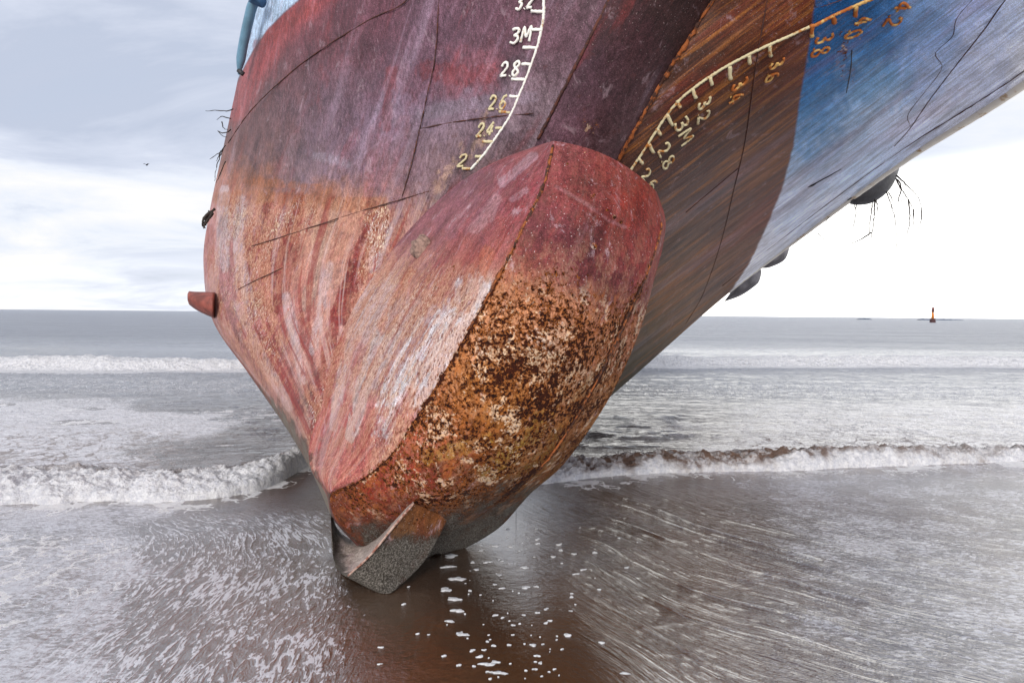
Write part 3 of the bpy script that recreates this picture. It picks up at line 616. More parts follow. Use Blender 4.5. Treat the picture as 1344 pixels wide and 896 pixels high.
# ---- aft body closing the hull on the far side (deck and keel)
def rib(name, pts, r, m, jit=0.15, seg=6):
    V, Fc = tube(pts, r, seg, jit); return mesh(name, V, Fc, m, ship)
def on(side, poly, off=0.004, step=6.0):
    """lay a pixel-traced line of the plate onto the plate's surface"""
    Pp = np.array(poly, float); L = np.hypot(*np.diff(Pp, axis=0).T).sum(); n_ = max(int(L / step), len(Pp) * 2, 4)
    c = crspline(Pp, n_); f = {'L': dHL, 'R': dHR}[side]
    d = f(c[:, 0], c[:, 1])
    if side == 'L':
        d = d + 0.03 * (fbm(c[:, 0] / 90, c[:, 1] / 130, 3, 21) - 0.5)
    else:
        d = d + 0.025 * (fbm(c[:, 0] / 70, c[:, 1] / 110, 3, 31) - 0.5) + 0.05 * smooth(c[:, 0], 1050, 1250) * (fbm((c[:, 0] + c[:, 1]) / 120, (c[:, 0] * .6 - c[:, 1]) / 40, 3, 44) - 0.5)
    return unproj(c[:, 0], c[:, 1], d - off)
for pl in ([(560,-60),(534,0),(485,26),(416,69),(367,108),(328,147),(299,188)], [(580,-60),(576,0),(571,74),(559,133),(551,169),(540,215),(527,260)], [(551,169),(600,160),(650,153),(700,149)],
           [(330,323),(382,307),(465,280),(520,264),(563,251)], [(312,380),(340,366),(372,351)]):
    rib('weld_seam', on('L', pl, 0.007), 0.0036, M['weld'], 0.9)
rib('weld_seam', on('L', [(955,-300),(878,-150),(800,0),(750,97),(706,183)], 0.0), 0.010, M['weld'], 0.4)
rib('weld_seam', on('R', [(1085,-300),(1010,-150),(935,0),(870,105),(808,215)], 0.0), 0.016, M['weld_rust'], 0.6)
for pl in ([(1020,-80),(1007,0),(993,80),(979,180),(964,246),(946,319),(923,385),(900,425)], [(900,279),(933,251),(969,221)], [(1370,-60),(1320,0),(1292,39),(1259,81),(1222,129),(1195,168),(1174,192)]):
    rib('weld_seam', on('R', pl, 0.004), 0.0036, M['weld'], 0.3)
for pl in ([(1281,-5),(1256,24),(1250,48),(1228,70),(1236,90),(1213,122),(1192,150),(1195,166)], [(1068,-2),(1072,10),(1100,2),(1118,-4)]):
    rib('plate_crack', on('R', pl, 0.0005), 0.0019, M['weld'], 0.9)
for pl in ([(1083,127),(1090,115),(1098,100),(1104,94)],):
    pass
rib('scratch', on('R', [(1060,246),(1082,234),(1104,222)], 0.003), [0.004] + [0.012] * 3 + [0.006] * (len(on('R', [(1060,246),(1082,234),(1104,222)])) - 5) + [0.003], M['black'], 0.8)
rib('scratch', on('R', [(1118,66),(1117,90),(1111,122)], 0.002), 0.003, M['black'], 0.5)
# rusted seam beads along the two ridges of the bulb
def ridge(pts, off, r, m, a=0.0, b_=1.0, jit=0.5):
    c = crspline(pts, 90); k0, k1 = int(a * 89), int(b_ * 89) + 1; c = c[k0:k1]
    return rib('weld_seam', unproj(c[:, 0], c[:, 1], c[:, 2] - off), r, m, jit)
ridge(R1, 0.000, 0.0065, M['weld_rust'], 0.02, 0.42, 0.9)
ridge(R2, 0.000, 0.0060, M['weld_rust'], 0.10, 0.60, 0.9)
# ---- gunwale rail on the port side, blue rubbing tube on the starboard side
cg = crspline(Gk[2:8], 120); d_ = dHR(cg[:, 0], cg[:, 1]); keep = cg[:, 0] > 952
c = cg[keep]; dk_ = d_[keep]
rr = np.interp(c[:, 0], [950, 1000, 1100, 1350, 1600], [0.028, 0.04, 0.05, 0.055, 0.055])
V, Fc = tube(unproj(c[:, 0], c[:, 1] - 2, dk_ + 0.02), rr, 10, 0.04); mesh('gunwale_rail', V, Fc, M['rail'], ship)
c2_ = c.copy(); V, Fc = tube(unproj(c2_[:, 0] - 8, c2_[:, 1] - 10, dHR(c2_[:, 0] - 8, c2_[:, 1] - 10) - 0.003), 0.0035, 6, 0.8); mesh('weld_seam', V, Fc, M['weld'], ship)
pp = crspline([(372,-330,5.6),(352,-150,5.9),(338,-20,6.15),(329,15,6.25),(320,55,6.4),(315.5,82,6.5),(313.5,98,6.55)], 60)
V, Fc = tube(unproj(pp[:, 0], pp[:, 1], pp[:, 2]), np.interp(np.linspace(0, 1, 60), [0, .8, 1], [0.050, 0.042, 0.010]), 14, 0.01)
rs = mesh('rubbing_tube', V, Fc, M['blue'], ship)
V, Fc = tube(unproj(np.array([330, 334, 345]), np.array([-4, -1, 3]), np.array([6.1, 6.12, 6.1])), 0.05, 12); mesh('tube_clamp', V, Fc, simple('blue_clamp', srgb(44, 84, 122), .5), ship)
V, Fc = tube(unproj(np.array([313.5, 316, 319]), np.array([92, 95, 98]), np.array([6.4, 6.4, 6.4])), 0.022, 8, 0.4); mesh('tube_bracket', V, Fc, M['black'], ship)
# ---- bilge fin sticking out at far left
c = crspline([(282,402,6.55),(268,399,6.6),(256,396,6.65),(246,392,6.7)], 16)
prof = [(0.5 - abs(k / 15 - .45)) for k in range(16)]
V = []; Fc = []
for i in range(16):
    f_ = i / 15; hy = 17 - 9 * f_ ** 1.2; x_, y_, d0 = c[i]
    if i == 15: hy = 4
    for k in range(12):
        a = 2 * math.pi * k / 12; V.append(unproj(x_ + 3 * math.cos(a) * (1 - f_), y_ - 3 + hy * math.sin(a) * (0.9 if math.sin(a) < 0 else 1.1) + 4 * f_ * 0, d0 + 0.22 * math.cos(a)))
for i in range(15):
    for k in range(12): k2 = (k + 1) % 12; Fc.append((i * 12 + k, i * 12 + k2, i * 12 + 12 + k2, i * 12 + 12 + k))
Fc.append(tuple(15 * 12 + k for k in range(12))); Fc.append(tuple(range(12))[::-1])
mesh('bilge_fin', V, Fc, M['redsteel'], ship)
# ---- corroded anode on the bulb's left flank
def lump(c, r, seed, sq=(1, 1, 1), amp=0.35, n1=18, n2=26):
    V = []; Fc = []
    rr_ = random.Random(seed); ph = [rr_.uniform(0, 6) for _ in range(8)]
    for i in range(n1 + 1):
        th_ = math.pi * i / n1
        for k in range(n2):
            a = 2 * math.pi * k / n2; d = np.array([math.sin(th_) * math.cos(a), math.sin(th_) * math.sin(a), math.cos(th_)])
            q = 1 + amp * (0.5 * math.sin(3 * d[0] + ph[0]) * math.sin(4 * d[1] + ph[1]) + 0.3 * math.sin(7 * d[2] + ph[2] + 5 * d[0]) + 0.25 * math.sin(13 * d[1] + ph[3]) * math.sin(11 * d[0] + ph[4]))
            V.append(np.array(c) + d * r * q * np.array(sq))
    for i in range(n1):
        for k in range(n2): k2 = (k + 1) % n2; Fc.append((i * n2 + k, i * n2 + k2, (i + 1) * n2 + k2, (i + 1) * n2 + k))
    return V, Fc
ac = bulb_at(556, 325, 0.0)
V, Fc = lump(ac, 0.075, 3, (1.05, 0.7, 1.0), 0.32); mesh('anode', V, Fc, M['anode'], ship)
# ---- draft marks
GL = {'2': [[(0.05,.75),(.2,.97),(.6,1),(.8,.8),(.7,.55),(.1,.08)],[(.1,.06),(.85,.06)]],
      '3': [[(.1,.92),(.5,1),(.8,.85),(.65,.6),(.35,.53)],[(.35,.53),(.75,.45),(.8,.2),(.5,0),(.05,.08)]],
      '4': [[(.6,1),(.05,.3),(.9,.3)],[(.6,.75),(.55,0)]],
      '6': [[(.75,.95),(.35,.85),(.1,.45),(.15,.1),(.5,0),(.8,.2),(.7,.45),(.4,.52),(.15,.35)]],
      '8': [[(.45,.53),(.15,.72),(.3,.97),(.65,.98),(.8,.75),(.45,.53),(.1,.28),(.25,.02),(.65,.02),(.82,.28),(.45,.53)]],
      'M': [[(.02,0),(.15,1),(.5,.35),(.88,1),(.95,0)]], '0': [[(.5,1),(.1,.7),(.1,.3),(.5,0),(.85,.3),(.85,.7),(.5,1)]],
      '.': [[(.45,0),(.5,.02)]]}
def number(side, text, org, adv, up, m, r=0.0085, wsc=0.85):
    """org = lower left corner, adv = vector per glyph, up = glyph height vector (all on the plate)"""
    parts = []; x = np.array(org, float); adv = np.array(adv, float) * 1.1; up = np.array(up, float) * 1.08
    for ch_ in text:
        for st in GL[ch_]:
            q = np.array([x + adv * a * wsc * (0.4 if ch_ == '.' else 1) + up * b_ for a, b_ in st])
            if len(q) == 2: q = np.array([q[0], (q[0] + q[1]) / 2, q[1]])
            c = on(side, q, 0.002, 1.5); parts.append(tube(c, r, 6, 0.25))
        x = x + adv * (0.32 if ch_ == '.' else 1.0)
    V, Fc = merge(parts); return mesh('draft_number', V, Fc, m, ship)
z3 = lambda x, y: (560 + x / 3.2, y / 3.2)
number('L', '3.2', z3(372, 42), (9.5, -1), (3.5, -17), M['mark_white'])
number('L', '3M', z3(348, 184), (13, -1.5), (3.5, -18), M['mark_white'])
number('L', '2.8', z3(306, 324), (10.5, -1), (3.5, -17), M['mark_white'])
number('L', '2.6', z3(256, 464), (10, -1), (4, -17), M['mark_cream'])
number('L', '2.4', z3(204, 578), (9.5, -1.5), (5, -16), M['mark_cream'])
number('L', '2', z3(122, 704), (12, -1.5), (6, -15), M['mark_cream'], 0.0075)
def line(side, pts, r, m, off=0.004):
    V, Fc = tube(on(side, pts, off, 2.0), r, 6, 0.25); return V, Fc
V, Fc = line('L', [(714,-40)] + [z3(*q) for q in ((492,0),(490,80),(470,180),(430,300),(390,400),(350,490),(290,580),(240,650),(185,712))], 0.0095, None); mesh('draft_scale', V, Fc, M['mark_white'], ship)
for (a, b_, c_, d_2) in ((440,48,490,50),(440,125,484,126),(405,200,462,202),(400,270,440,270),(358,334,414,334),(350,405,386,406),(305,470,352,473),(290,538,318,538),(235,595,282,595),(205,658,238,658),(150,708,185,709)):
    V, Fc = line('L', [z3(a, b_), z3((a + c_) / 2, (b_ + d_2) / 2), z3(c_, d_2)], 0.010, None); mesh('draft_tick', V, Fc, M['mark_white'] if b_ < 450 else M['mark_cream'], ship)
z4 = lambda x, y: (800 + x / 3.446, y / 3.446); z8 = lambda x, y: (940 + x / 3.327, y / 3.327)
V, Fc = line('R', [z4(*q) for q in ((95,770),(150,690),(200,610),(260,520),(320,450),(380,400),(450,350),(540,295),(635,245),(720,205),(800,170),(905,122))], 0.0085, None); mesh('draft_scale', V, Fc, M['mark_cream'], ship)
V, Fc = line('R', [z4(905,122)] + [z8(*q) for q in ((430,112),(520,65),(610,25),(680,-5),(800,-60))], 0.0100, None); mesh('draft_scale', V, Fc, M['mark_orange'], ship)
for (a, b_, c_, d_2) in ((130,715,150,740),(178,650,199,692),(215,580,230,610),(260,520,284,567),(305,455,321,487),(375,400,391,446),(455,350,464,386),(543,300,547,360),(632,250,635,290),(725,205,728,255),(915,112,915,167)):
    V, Fc = line('R', [z4(a, b_), z4((a + c_) / 2, (b_ + d_2) / 2), z4(c_, d_2)], 0.012, None); mesh('draft_tick', V, Fc, M['mark_cream'] if a < 900 else M['mark_orange'], ship)
for (a, b_, c_, d_2) in ((510,68,517,102),(612,25,608,70)):
    V, Fc = line('R', [z8(a, b_), z8((a + c_) / 2, (b_ + d_2) / 2), z8(c_, d_2)], 0.013, None); mesh('draft_tick', V, Fc, M['mark_orange'], ship)
# reading direction runs down the plate, tops of the figures point aft
def num4(text, x, y, adv, up, m=M['mark_cream'], zz=z4, r=0.0085):
    number('R', text, zz(x, y), tuple(v / 3.4 for v in adv), tuple(v / 3.4 for v in up), m, r)
num4('2.6', 140, 800, (20, 30), (28, -40))
num4('2.8', 216, 684, (14, 38), (42, -42))
num4('3M', 292, 560, (16, 50), (50, -38))
num4('3.2', 405, 468, (-4, 42), (48, -34))
num4('3.4', 560, 385, (-10, 42), (60, -40), M['mark_orange'])
num4('3.6', 733, 288, (-14, 40), (56, -30), M['mark_orange'])
num4('3.8', 440, 165, (-12, 40), (70, -24), M['mark_orange'], z8)
num4('4.0', 618, 85, (-30, 40), (70, -18), M['mark_orange'], z8)
num4('4.2', 795, 12, (-32, 46), (64, -2), M['mark_orange'], z8)
# scrape marks running down from the starboard scale
for k in range(4):
    x0 = 600 - k * 9 + random.uniform(-3, 3)
# ================================================================== things hanging beyond the gunwale
def fender(pos, rad, sq, m, label, grp=None, tilt=0.0, ribs=5):
    V, Fc = lump(np.zeros(3), rad, 9, (1, 1, 1), 0.0, 26, 32)
    V = np.array(V); r_ = np.linalg.norm(V, axis=1, keepdims=True)
    a_ = np.arctan2(V[:, 2], V[:, 0]); V = V * (1 + 0.02 * np.sin(ribs * 3 * V[:, 0:1] / rad))
    V = V * np.array(sq); ca, sa = math.cos(tilt), math.sin(tilt)
    V = np.stack([V[:, 0] * ca + V[:, 2] * sa, V[:, 1], -V[:, 0] * sa + V[:, 2] * ca], -1) + np.array(pos)
    o = mesh('fender', V, Fc, m, None, loc=pos); tag(o, label, 'fender'); 
    if grp: o['group'] = grp
    return o
def polyform(name, outline, d0, thick, m, label, cat):
    """rounded body whose side outline is traced; it keeps its own distance and thickness"""
    C = crspline(outline + outline[:1], 60)[:-1]; cx, cy = C.mean(0); V = []; Fc = []
    K = 13
    for k in range(K):
        a = -math.pi / 2 + math.pi * k / (K - 1); r_ = math.cos(a) ** 0.6 if abs(math.cos(a)) > 1e-6 else 0.0; r_ = max(r_, 0.02)
        for x, y in C: V.append(unproj(cx + (x - cx) * r_, cy + (y - cy) * r_, d0 + thick * math.sin(a)))
    n_ = len(C)
    for k in range(K - 1):
        for i in range(n_): j = (i + 1) % n_; Fc.append((k * n_ + i, k * n_ + j, (k + 1) * n_ + j, (k + 1) * n_ + i))
    Fc.append(tuple(range(n_))[::-1]); Fc.append(tuple((K - 1) * n_ + i for i in range(n_)))
    o = mesh(name, V, Fc, m, None, loc=unproj(cx, cy, d0)); tag(o, label, cat); return o
polyform('fender', [(1100,262),(1122,269),(1145,266),(1165,252),(1176,234),(1182,212),(1178,196),(1150,210),(1118,236)], 8.1, 0.34, M['black'], 'big round black rubber fender hanging over the white rail at right', 'fender')
polyform('fender', [(1000,352),(1010,351),(1026,344),(1033,336),(1036,322),(1028,318),(1012,330)], 10.2, 0.22, M['greyrub'], 'grey tapered fender below the rail, upper one of the small pair', 'fender')
polyform('fender', [(950,396),(972,388),(990,376),(997,368),(999,354),(990,352),(968,372)], 10.9, 0.22, M['greyrub'], 'grey ribbed fender lowest along the rail just above the horizon', 'fender')
def twigs(name, lines, d0, label, cat, r=0.006):
    parts = []
    for ln in lines:
        n_ = max(8, int(sum(math.dist(a, b_) for a, b_ in zip(ln[:-1], ln[1:])) / 3)); c = crspline(ln, n_)
        c = c + 1.1 * (rng.random(c.shape) - 0.5) * (np.linspace(0, 1, n_)[:, None] > 0.02)
        dz = d0 + 0.25 * (fbm(np.arange(n_) / 7.0, np.full(n_, random.uniform(0, 50)), 2, 3) - 0.5)
        parts.append(tube(unproj(c[:, 0], c[:, 1], dz), np.linspace(r, r * 0.35, n_), 5, 0.3))
    V, Fc = merge(parts); o = mesh(name, V, Fc, M['twig'], None, loc=unproj(lines[0][0][0], lines[0][0][1], d0)); tag(o, label, cat); return o
twigs('dead_branch', [[(1184,186),(1176,222),(1174,232)],[(1174,232),(1184,250),(1192,262),(1199,275)],[(1176,230),(1190,243),(1203,256),(1210,273)],[(1178,236),(1183,246),(1179,264),(1186,262)],[(1192,262),(1194,290),(1188,320)],[(1199,275),(1198,300)],[(1210,273),(1209,290),(1203,305)]], 8.0, 'forked dead branch trailing from the right end of the black fender', 'branch', 0.009)
twigs('dead_branch', [[(1148,262),(1147,285),(1144,310),(1143,335)],[(1146,262),(1142,290),(1141,315)],[(1150,262),(1153,282)],[(1143,305),(1128,315),(1108,323)]], 8.0, 'longest dead twig hanging straight down under the black fender', 'branch', 0.009)
twigs('dead_branch', [[(1163,250),(1170,270),(1175,290),(1177,320),(1176,340)],[(1166,252),(1171,262),(1169,275)]], 8.0, 'thin forked twig hanging between the long twig and the forked branch', 'branch', 0.007)
twigs('dead_branch', [[(1124,268),(1122,290),(1115,310),(1108,324)],[(1121,268),(1124,280)]], 8.0, 'thin curved twig hanging from the left half of the black fender', 'branch', 0.006)
twigs('dead_branch', [[(1096,270),(1090,282),(1082,294),(1073,306)],[(1073,306),(1082,314),(1090,320)]], 8.4, 'small broken twig hanging from the white rail left of the fender', 'branch', 0.005)
twigs('dead_branch', [[(306,143),(295,146),(280,145),(270,146)],[(303,156),(291,153),(284,157)],[(303,170),(294,175),(286,172),(292,178),(298,180)],[(291,160),(293,168),(300,171)]], 6.6, 'bare twigs poking out level from the upper left edge of the hull', 'branch', 0.006)
twigs('dead_branch', [[(296,191),(288,200),(281,205),(275,209)],[(293,195),(287,210),(283,225),(282,238)],[(290,198),(284,212)],[(296,212),(290,226),(287,234),(283,240)]], 6.7, 'drooping forked twig on the left edge of the hull above the orange stain', 'branch', 0.006)
twigs('frayed_rope', [[(282,274),(274,280),(268,287),(266,295),(270,299)],[(279,280),(272,290),(269,296),(274,290)],[(277,285),(268,285),(266,296)],[(276,277),(270,291),(267,300)]], 6.7, 'short frayed dark rope end tangled on the left edge of the hull', 'rope', 0.017)

# ================================================================== WATER AND SAND
def water_material(name, deep, film=False):
    m, n, b = newmat(name)
    oc = n.n('ShaderNodeNewGeometry').outputs['Position']
    foam, murk, farr = n.attr('foam').outputs['Fac'], n.attr('murk').outputs['Fac'], n.attr('far').outputs['Fac']
    f1 = n.noise(n.mapping(oc, (1.0, 0.55, 1)), 5.5, 8, 0.68, 0.8); f2 = n.noise(oc, 38, 6, 0.7)
    f3 = n.noise(n.mapping(oc, (1.0, 0.45, 1)), 1.3, 5, 0.6, 0.6)
    v = n.n('ShaderNodeTexVoronoi', feature='DISTANCE_TO_EDGE'); v.inputs['Scale'].default_value = 4.2
    wv = n.n('ShaderNodeVectorMath', operation='ADD'); n.link(n.mapping(oc, (1.0, 0.6, 1)), wv.inputs[0])
    nz = n.n('ShaderNodeTexNoise'); n.link(oc, nz.inputs['Vector']); nz.inputs['Scale'].default_value = 2.6; nz.inputs['Detail'].default_value = 5
    sc = n.n('ShaderNodeVectorMath', operation='SCALE'); n.link(nz.outputs['Color'], sc.inputs[0]); sc.inputs[3].default_value = 0.9
    n.link(sc.outputs[0], wv.inputs[1]); n.link(wv.outputs[0], v.inputs['Vector'])
    lace = n.step(v.outputs['Distance'], 0.0, 0.11, 0.30, 0.0)
    fld = n.math('ADD', n.math('ADD', n.math('MULTIPLY', f1, 0.62), n.math('MULTIPLY', f2, 0.18)), n.math('ADD', lace, n.math('MULTIPLY', f3, 0.30)))
    th = n.math('SUBTRACT', 0.98, n.math('MULTIPLY', foam, 0.72))
    fm_ = n.math('MULTIPLY', n.step(fld, th, n.math('ADD', th, 0.10)), n.step(foam, 0.0, 0.08))
    sand = n.noise(n.mapping(oc, (1, 0.7, 1)), 1.2, 5, 0.6)
    if film:
        base = n.mix(n.step(sand, 0.38, 0.62), (0.040, 0.017, 0.007), (0.075, 0.034, 0.015))
        base = n.mix(n.math('MULTIPLY', n.step(n.noise(oc, 90, 5, 0.7), 0.50, 0.62), 0.35), base, (0.028, 0.017, 0.011))
    else:
        base = n.mix(murk, deep, n.mix(n.step(sand, 0.4, 0.6), (0.11, 0.085, 0.075), (0.22, 0.195, 0.19)))
    sh = n.attr('sheen_tint').outputs['Fac']  # whitish base colour painted in for sky glare, mixed with thin foam
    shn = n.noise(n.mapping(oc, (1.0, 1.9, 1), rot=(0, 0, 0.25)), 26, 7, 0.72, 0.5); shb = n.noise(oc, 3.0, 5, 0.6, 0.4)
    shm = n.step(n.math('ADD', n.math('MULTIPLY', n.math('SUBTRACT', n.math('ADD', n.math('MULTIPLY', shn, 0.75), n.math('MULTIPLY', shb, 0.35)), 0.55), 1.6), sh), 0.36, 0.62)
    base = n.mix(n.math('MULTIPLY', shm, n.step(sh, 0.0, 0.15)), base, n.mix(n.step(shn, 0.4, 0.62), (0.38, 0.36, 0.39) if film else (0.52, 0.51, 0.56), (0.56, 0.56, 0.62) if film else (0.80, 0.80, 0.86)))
    fcol = n.mix(n.step(n.noise(oc, 22, 5, 0.7), 0.35, 0.6), (0.66, 0.67, 0.74), (0.90, 0.90, 0.94))
    fcol = n.mix(n.math('MULTIPLY', n.attr('silt').outputs['Fac'], n.step(n.noise(n.mapping(oc, (1, .5, 1)), 7, 5, .7), .42, .56, 0.35, 1.0)), fcol, (0.17, 0.10, 0.07))
    n.link(n.mix(fm_, base, fcol), b.inputs['Base Color'])
    n.link(n.math('MINIMUM', 1.0, n.math('ADD', n.math('ADD', 0.06 if film else 0.09, n.math('MULTIPLY', farr, 0.26)), n.math('ADD', n.math('MULTIPLY', shm, 0.15), n.math('MULTIPLY', fm_, 0.65)))), b.inputs['Roughness'])
    b.inputs['IOR'].default_value = 3.8 if film else 1.5
    b.inputs['Specular IOR Level'].default_value = 0.62
    fine = n.attr('ripple').outputs['Fac']
    r1 = n.noise(n.mapping(oc, (1.0, 1.6, 1), rot=(0, 0, 0.15)), 24 if film else 7, 5, 0.6, 0.4)
    r2 = n.noise(n.mapping(oc, (1.0, 2.2, 1), rot=(0, 0, -0.2)), 70 if film else 2.2, 5, 0.62, 0.3)
    nb0 = None
    if film:
        fw = n.attr('flow').outputs['Vector']; stroke = n.attr('stroke').outputs['Fac']; wav = n.attr('wav').outputs['Fac']
        q1 = n.noise(n.mapping(fw, (19, 4.5, 1)), 1.0, 5, 0.62, 0.6); rid = n.math('SUBTRACT', 1.0, n.math('ABSOLUTE', n.math('SUBTRACT', n.math('MULTIPLY', q1, 2.0), 1.0)))
        q2 = n.noise(n.mapping(fw, (60, 16, 1), loc=(7, 3, 0)), 1.0, 4, 0.6, 0.5)
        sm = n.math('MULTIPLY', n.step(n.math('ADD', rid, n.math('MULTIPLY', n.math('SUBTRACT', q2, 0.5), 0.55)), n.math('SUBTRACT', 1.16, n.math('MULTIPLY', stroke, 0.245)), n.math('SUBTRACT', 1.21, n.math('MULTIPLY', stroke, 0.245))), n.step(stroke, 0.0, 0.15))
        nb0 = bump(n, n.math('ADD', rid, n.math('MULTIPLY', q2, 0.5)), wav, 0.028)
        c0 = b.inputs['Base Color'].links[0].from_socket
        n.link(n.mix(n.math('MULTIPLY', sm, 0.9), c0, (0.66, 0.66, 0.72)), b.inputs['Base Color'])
    nb = bump(n, r1, n.math('MULTIPLY', fine, 0.16 if film else 0.95), 0.030 if film else 0.13, nb0)
    nb = bump(n, r2, n.math('MULTIPLY', fine, 0.22 if film else 0.80), 0.010 if film else 0.30, nb)
    if not film:
        nb = bump(n, n.noise(n.mapping(oc, (0.35, 1.0, 1), rot=(0, 0, 0.06)), 0.9, 6, 0.62, 0.3), n.math('MULTIPLY', farr, 0.7), 1.1, nb)
        nb = bump(n, n.noise(n.mapping(oc, (0.3, 1.0, 1), rot=(0, 0, -0.04)), 0.13, 6, 0.62, 0.3), n.math('MULTIPLY', farr, 0.8), 6.0, nb)
    nb = bump(n, n.math('ADD', f2, n.math('MULTIPLY', f1, 1.5)), n.math('MULTIPLY', fm_, 0.9), 0.03, nb)
    nb = bump(n, n.noise(oc, 130, 3, 0.7), n.math('MULTIPLY', fm_, 0.8), 0.008, nb)
    n.link(nb, b.inputs['Normal'])
    return m
M['sea'] = water_material('sea_water', (0.31, 0.335, 0.40))
M['sandwet'] = water_material('wet_sand', None, True)
def shore_row(x):   # image row of the foot of the first breaker, by column
    return np.interp(x, [-600,0,150,250,320,370,410,440,560,700,760,800,860,950,1100,1250,1344,2000], [668,664,660,659,652,634,606,600,618,640,632,626,622,620,616,609,606,590])
def shoreY(X, Y0=5.0):
    Yv = np.full(X.shape, 5.0)
    for _ in range(25):
        qx, qy = project(np.stack([X, Yv, 0 * X], -1)); r = shore_row(qx)
        yh = 406.5 + qx * 0.00925
        Yv = 0.5 * Yv + 0.5 * np.clip(CH * F / np.maximum(r - yh, 5), 3.5, 12)
    return Yv
# --- wet sand with a running film of water
nrS, ncS = 820, 1000
Yr = 1.0 * (11.0 / 1.0) ** np.linspace(0, 1, nrS)
Xs = np.linspace(-1, 1, ncS)
YY = np.broadcast_to(Yr[:, None], (nrS, ncS)); XX = Xs[None] * (YY * 0.95 + 0.6)
sY = 5.2
# ripple trains
wx = XX + 0.16 * (fbm(XX * 1.4, YY * 1.0, 3, 51) - 0.5) + 0.0; wy = YY + 0.16 * (fbm(XX * 1.3, YY * 1.1, 3, 55) - 0.5)
phL = wx + 0.09 * (wy - 2.8) ** 2 * smooth(wy, 2.5, 4.5) + 0.35 * smooth(wy, 3.6, 5.2) * (wy - 3.6)
aL = smooth(XX + 0.33 * YY, -1.35, -0.4) * smooth(XX, 0.02, -0.35) * smooth(YY, 5.4, 4.0)
crestL = 0.5 + 0.5 * np.sin(phL * 2 * np.pi / 0.058 + 5.5 * (fbm(XX * 4, YY * 2, 3, 61) - 0.5) * 2)
crestL = (0.3 * crestL + 0.7 * smooth(fbm(phL * 19, wy * 4.5, 4, 262, .6), 0.44, 0.60)) * (0.1 + 0.9 * smooth(fbm(XX * 13, YY * 8, 4, 63, .6), 0.38, 0.58))
phR = (wx * 0.86 + wy * 0.50) + 0.25 * np.maximum(wx - 0.8, 0) * (wy - 4.5)
aR = smooth(XX, 0.25, 0.8) * smooth(YY, 1.6, 2.6) * (1 - 0.6 * smooth(XX - 0.33 * YY, 0.5, 1.4)) + 0.25 * smooth(XX, 0.2, 0.6)
crestR = 0.8 * smooth(fbm(phR * 15, (wx * .5 - wy * .86) * 2.2, 4, 272, .6), 0.40, 0.62) + 0.2 * (0.5 + 0.5 * np.sin(phR * 2 * np.pi / 0.085 + 3.6 * (fbm(XX * 2, YY * 2, 4, 71) - 0.5) * 2)) ** 1.5 * (0.35 + 0.65 * smooth(fbm(XX * 1.8 + YY, YY * 1.8 - XX, 3, 73), 0.35, 0.6))
phR2 = wx * 0.25 + wy * 0.97
crestR2 = (0.5 + 0.5 * np.sin(phR2 * 2 * np.pi / 0.052 + 3 * (fbm(XX * 3, YY * 3, 3, 75) - 0.5) * 2)) * smooth(fbm(XX * 2, YY * 2, 3, 79), 0.3, 0.7)
big = sum(k_ * np.exp(-((phR + 0.03 * (fbm(XX * 2.5, YY * 2.5, 3, 400 + i_) - .5) - c_) / w_) ** 2) for i_, (c_, w_, k_) in enumerate(((3.40, .022, 1), (3.25, .014, .7), (2.95, .020, .9), (2.80, .012, .5), (2.55, .014, .7), (2.30, .012, .6), (2.05, .014, .8), (1.85, .012, .5), (3.70, .018, .6))))
Zs = 0.002 * aL * crestL + 0.0012 * aR * crestR + 0.0 * crestR2 + 0.0045 * big * np.maximum(aR, .0) * smooth(fbm(XX * 2, YY * 2, 2, 81), 0.3, 0.6)
cal = 1 - 0.75 * np.exp(-(((XX - 0.05) / 0.45) ** 2 + ((YY - 2.7) / 0.8) ** 2))
Zs += 0.006 * (fbm(XX * 4, YY * 6, 3, 83) - 0.5) * cal * 1.0 + 0.0015 * (fbm(XX * 16, YY * 20, 3, 87) - 0.5) * cal
Zs = np.where(YY > 4.6, Zs * smooth(YY, 6.5, 4.6), Zs)
qx, qy = project(np.stack([XX, YY, 0 * XX], -1))
foam = 0.46 * smooth(qx, 330, 60) * smooth(fbm(XX * 1.2, YY * 2.0, 4, 90), 0.35, 0.65) + 0.0
crest_f = aL * crestL * 0.80 * smooth(qx, 560, 420)
foam = np.maximum(foam, 0 * crest_f * (0.45 + 0.4 * smooth(qy, 640, 700)))

foam = np.maximum(foam, 0.75 * smooth(qy, shore_row(qx) + 16 + 8 * np.sin(qx / 30), shore_row(qx)) * smooth(fbm(XX * 6, YY * 6, 3, 94), 0.3, 0.6))
lobe = fbm(XX * 1.1, YY * 1.4, 4, 97)
rt = XX > 0.04
fx_ = np.where(rt, phR, phL); fy_ = np.where(rt, 0.30 * (wx * .5 - wy * .86), wy)
lit = fbm(XX * 2.2, YY * 2.6, 5, 95, .6)
sheen_tint = 0.60 * smooth(qx + 190 * (lobe - 0.5) + 120 * (lit - .5), 350, 150) * smooth(qy, 640, 668) * (0.70 + 0.55 * lit)  # silvery sky sheen on the wet film, put into the colour
sheen_tint = np.maximum(sheen_tint, 0.43 * smooth(qx + 220 * (lobe - 0.5) + (qy - 760) * -0.9, 800, 1120) * (0.7 + 0.6 * lit))
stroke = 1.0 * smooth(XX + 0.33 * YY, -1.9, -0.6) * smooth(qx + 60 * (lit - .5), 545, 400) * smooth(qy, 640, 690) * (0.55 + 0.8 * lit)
stroke = np.maximum(stroke, 0.18 * smooth(qx, 700, 860) * smooth(qx - (qy - 650) * 1.4, 1150, 700) * smooth(qy, 640, 670) * (0.3 + 1.1 * lit))
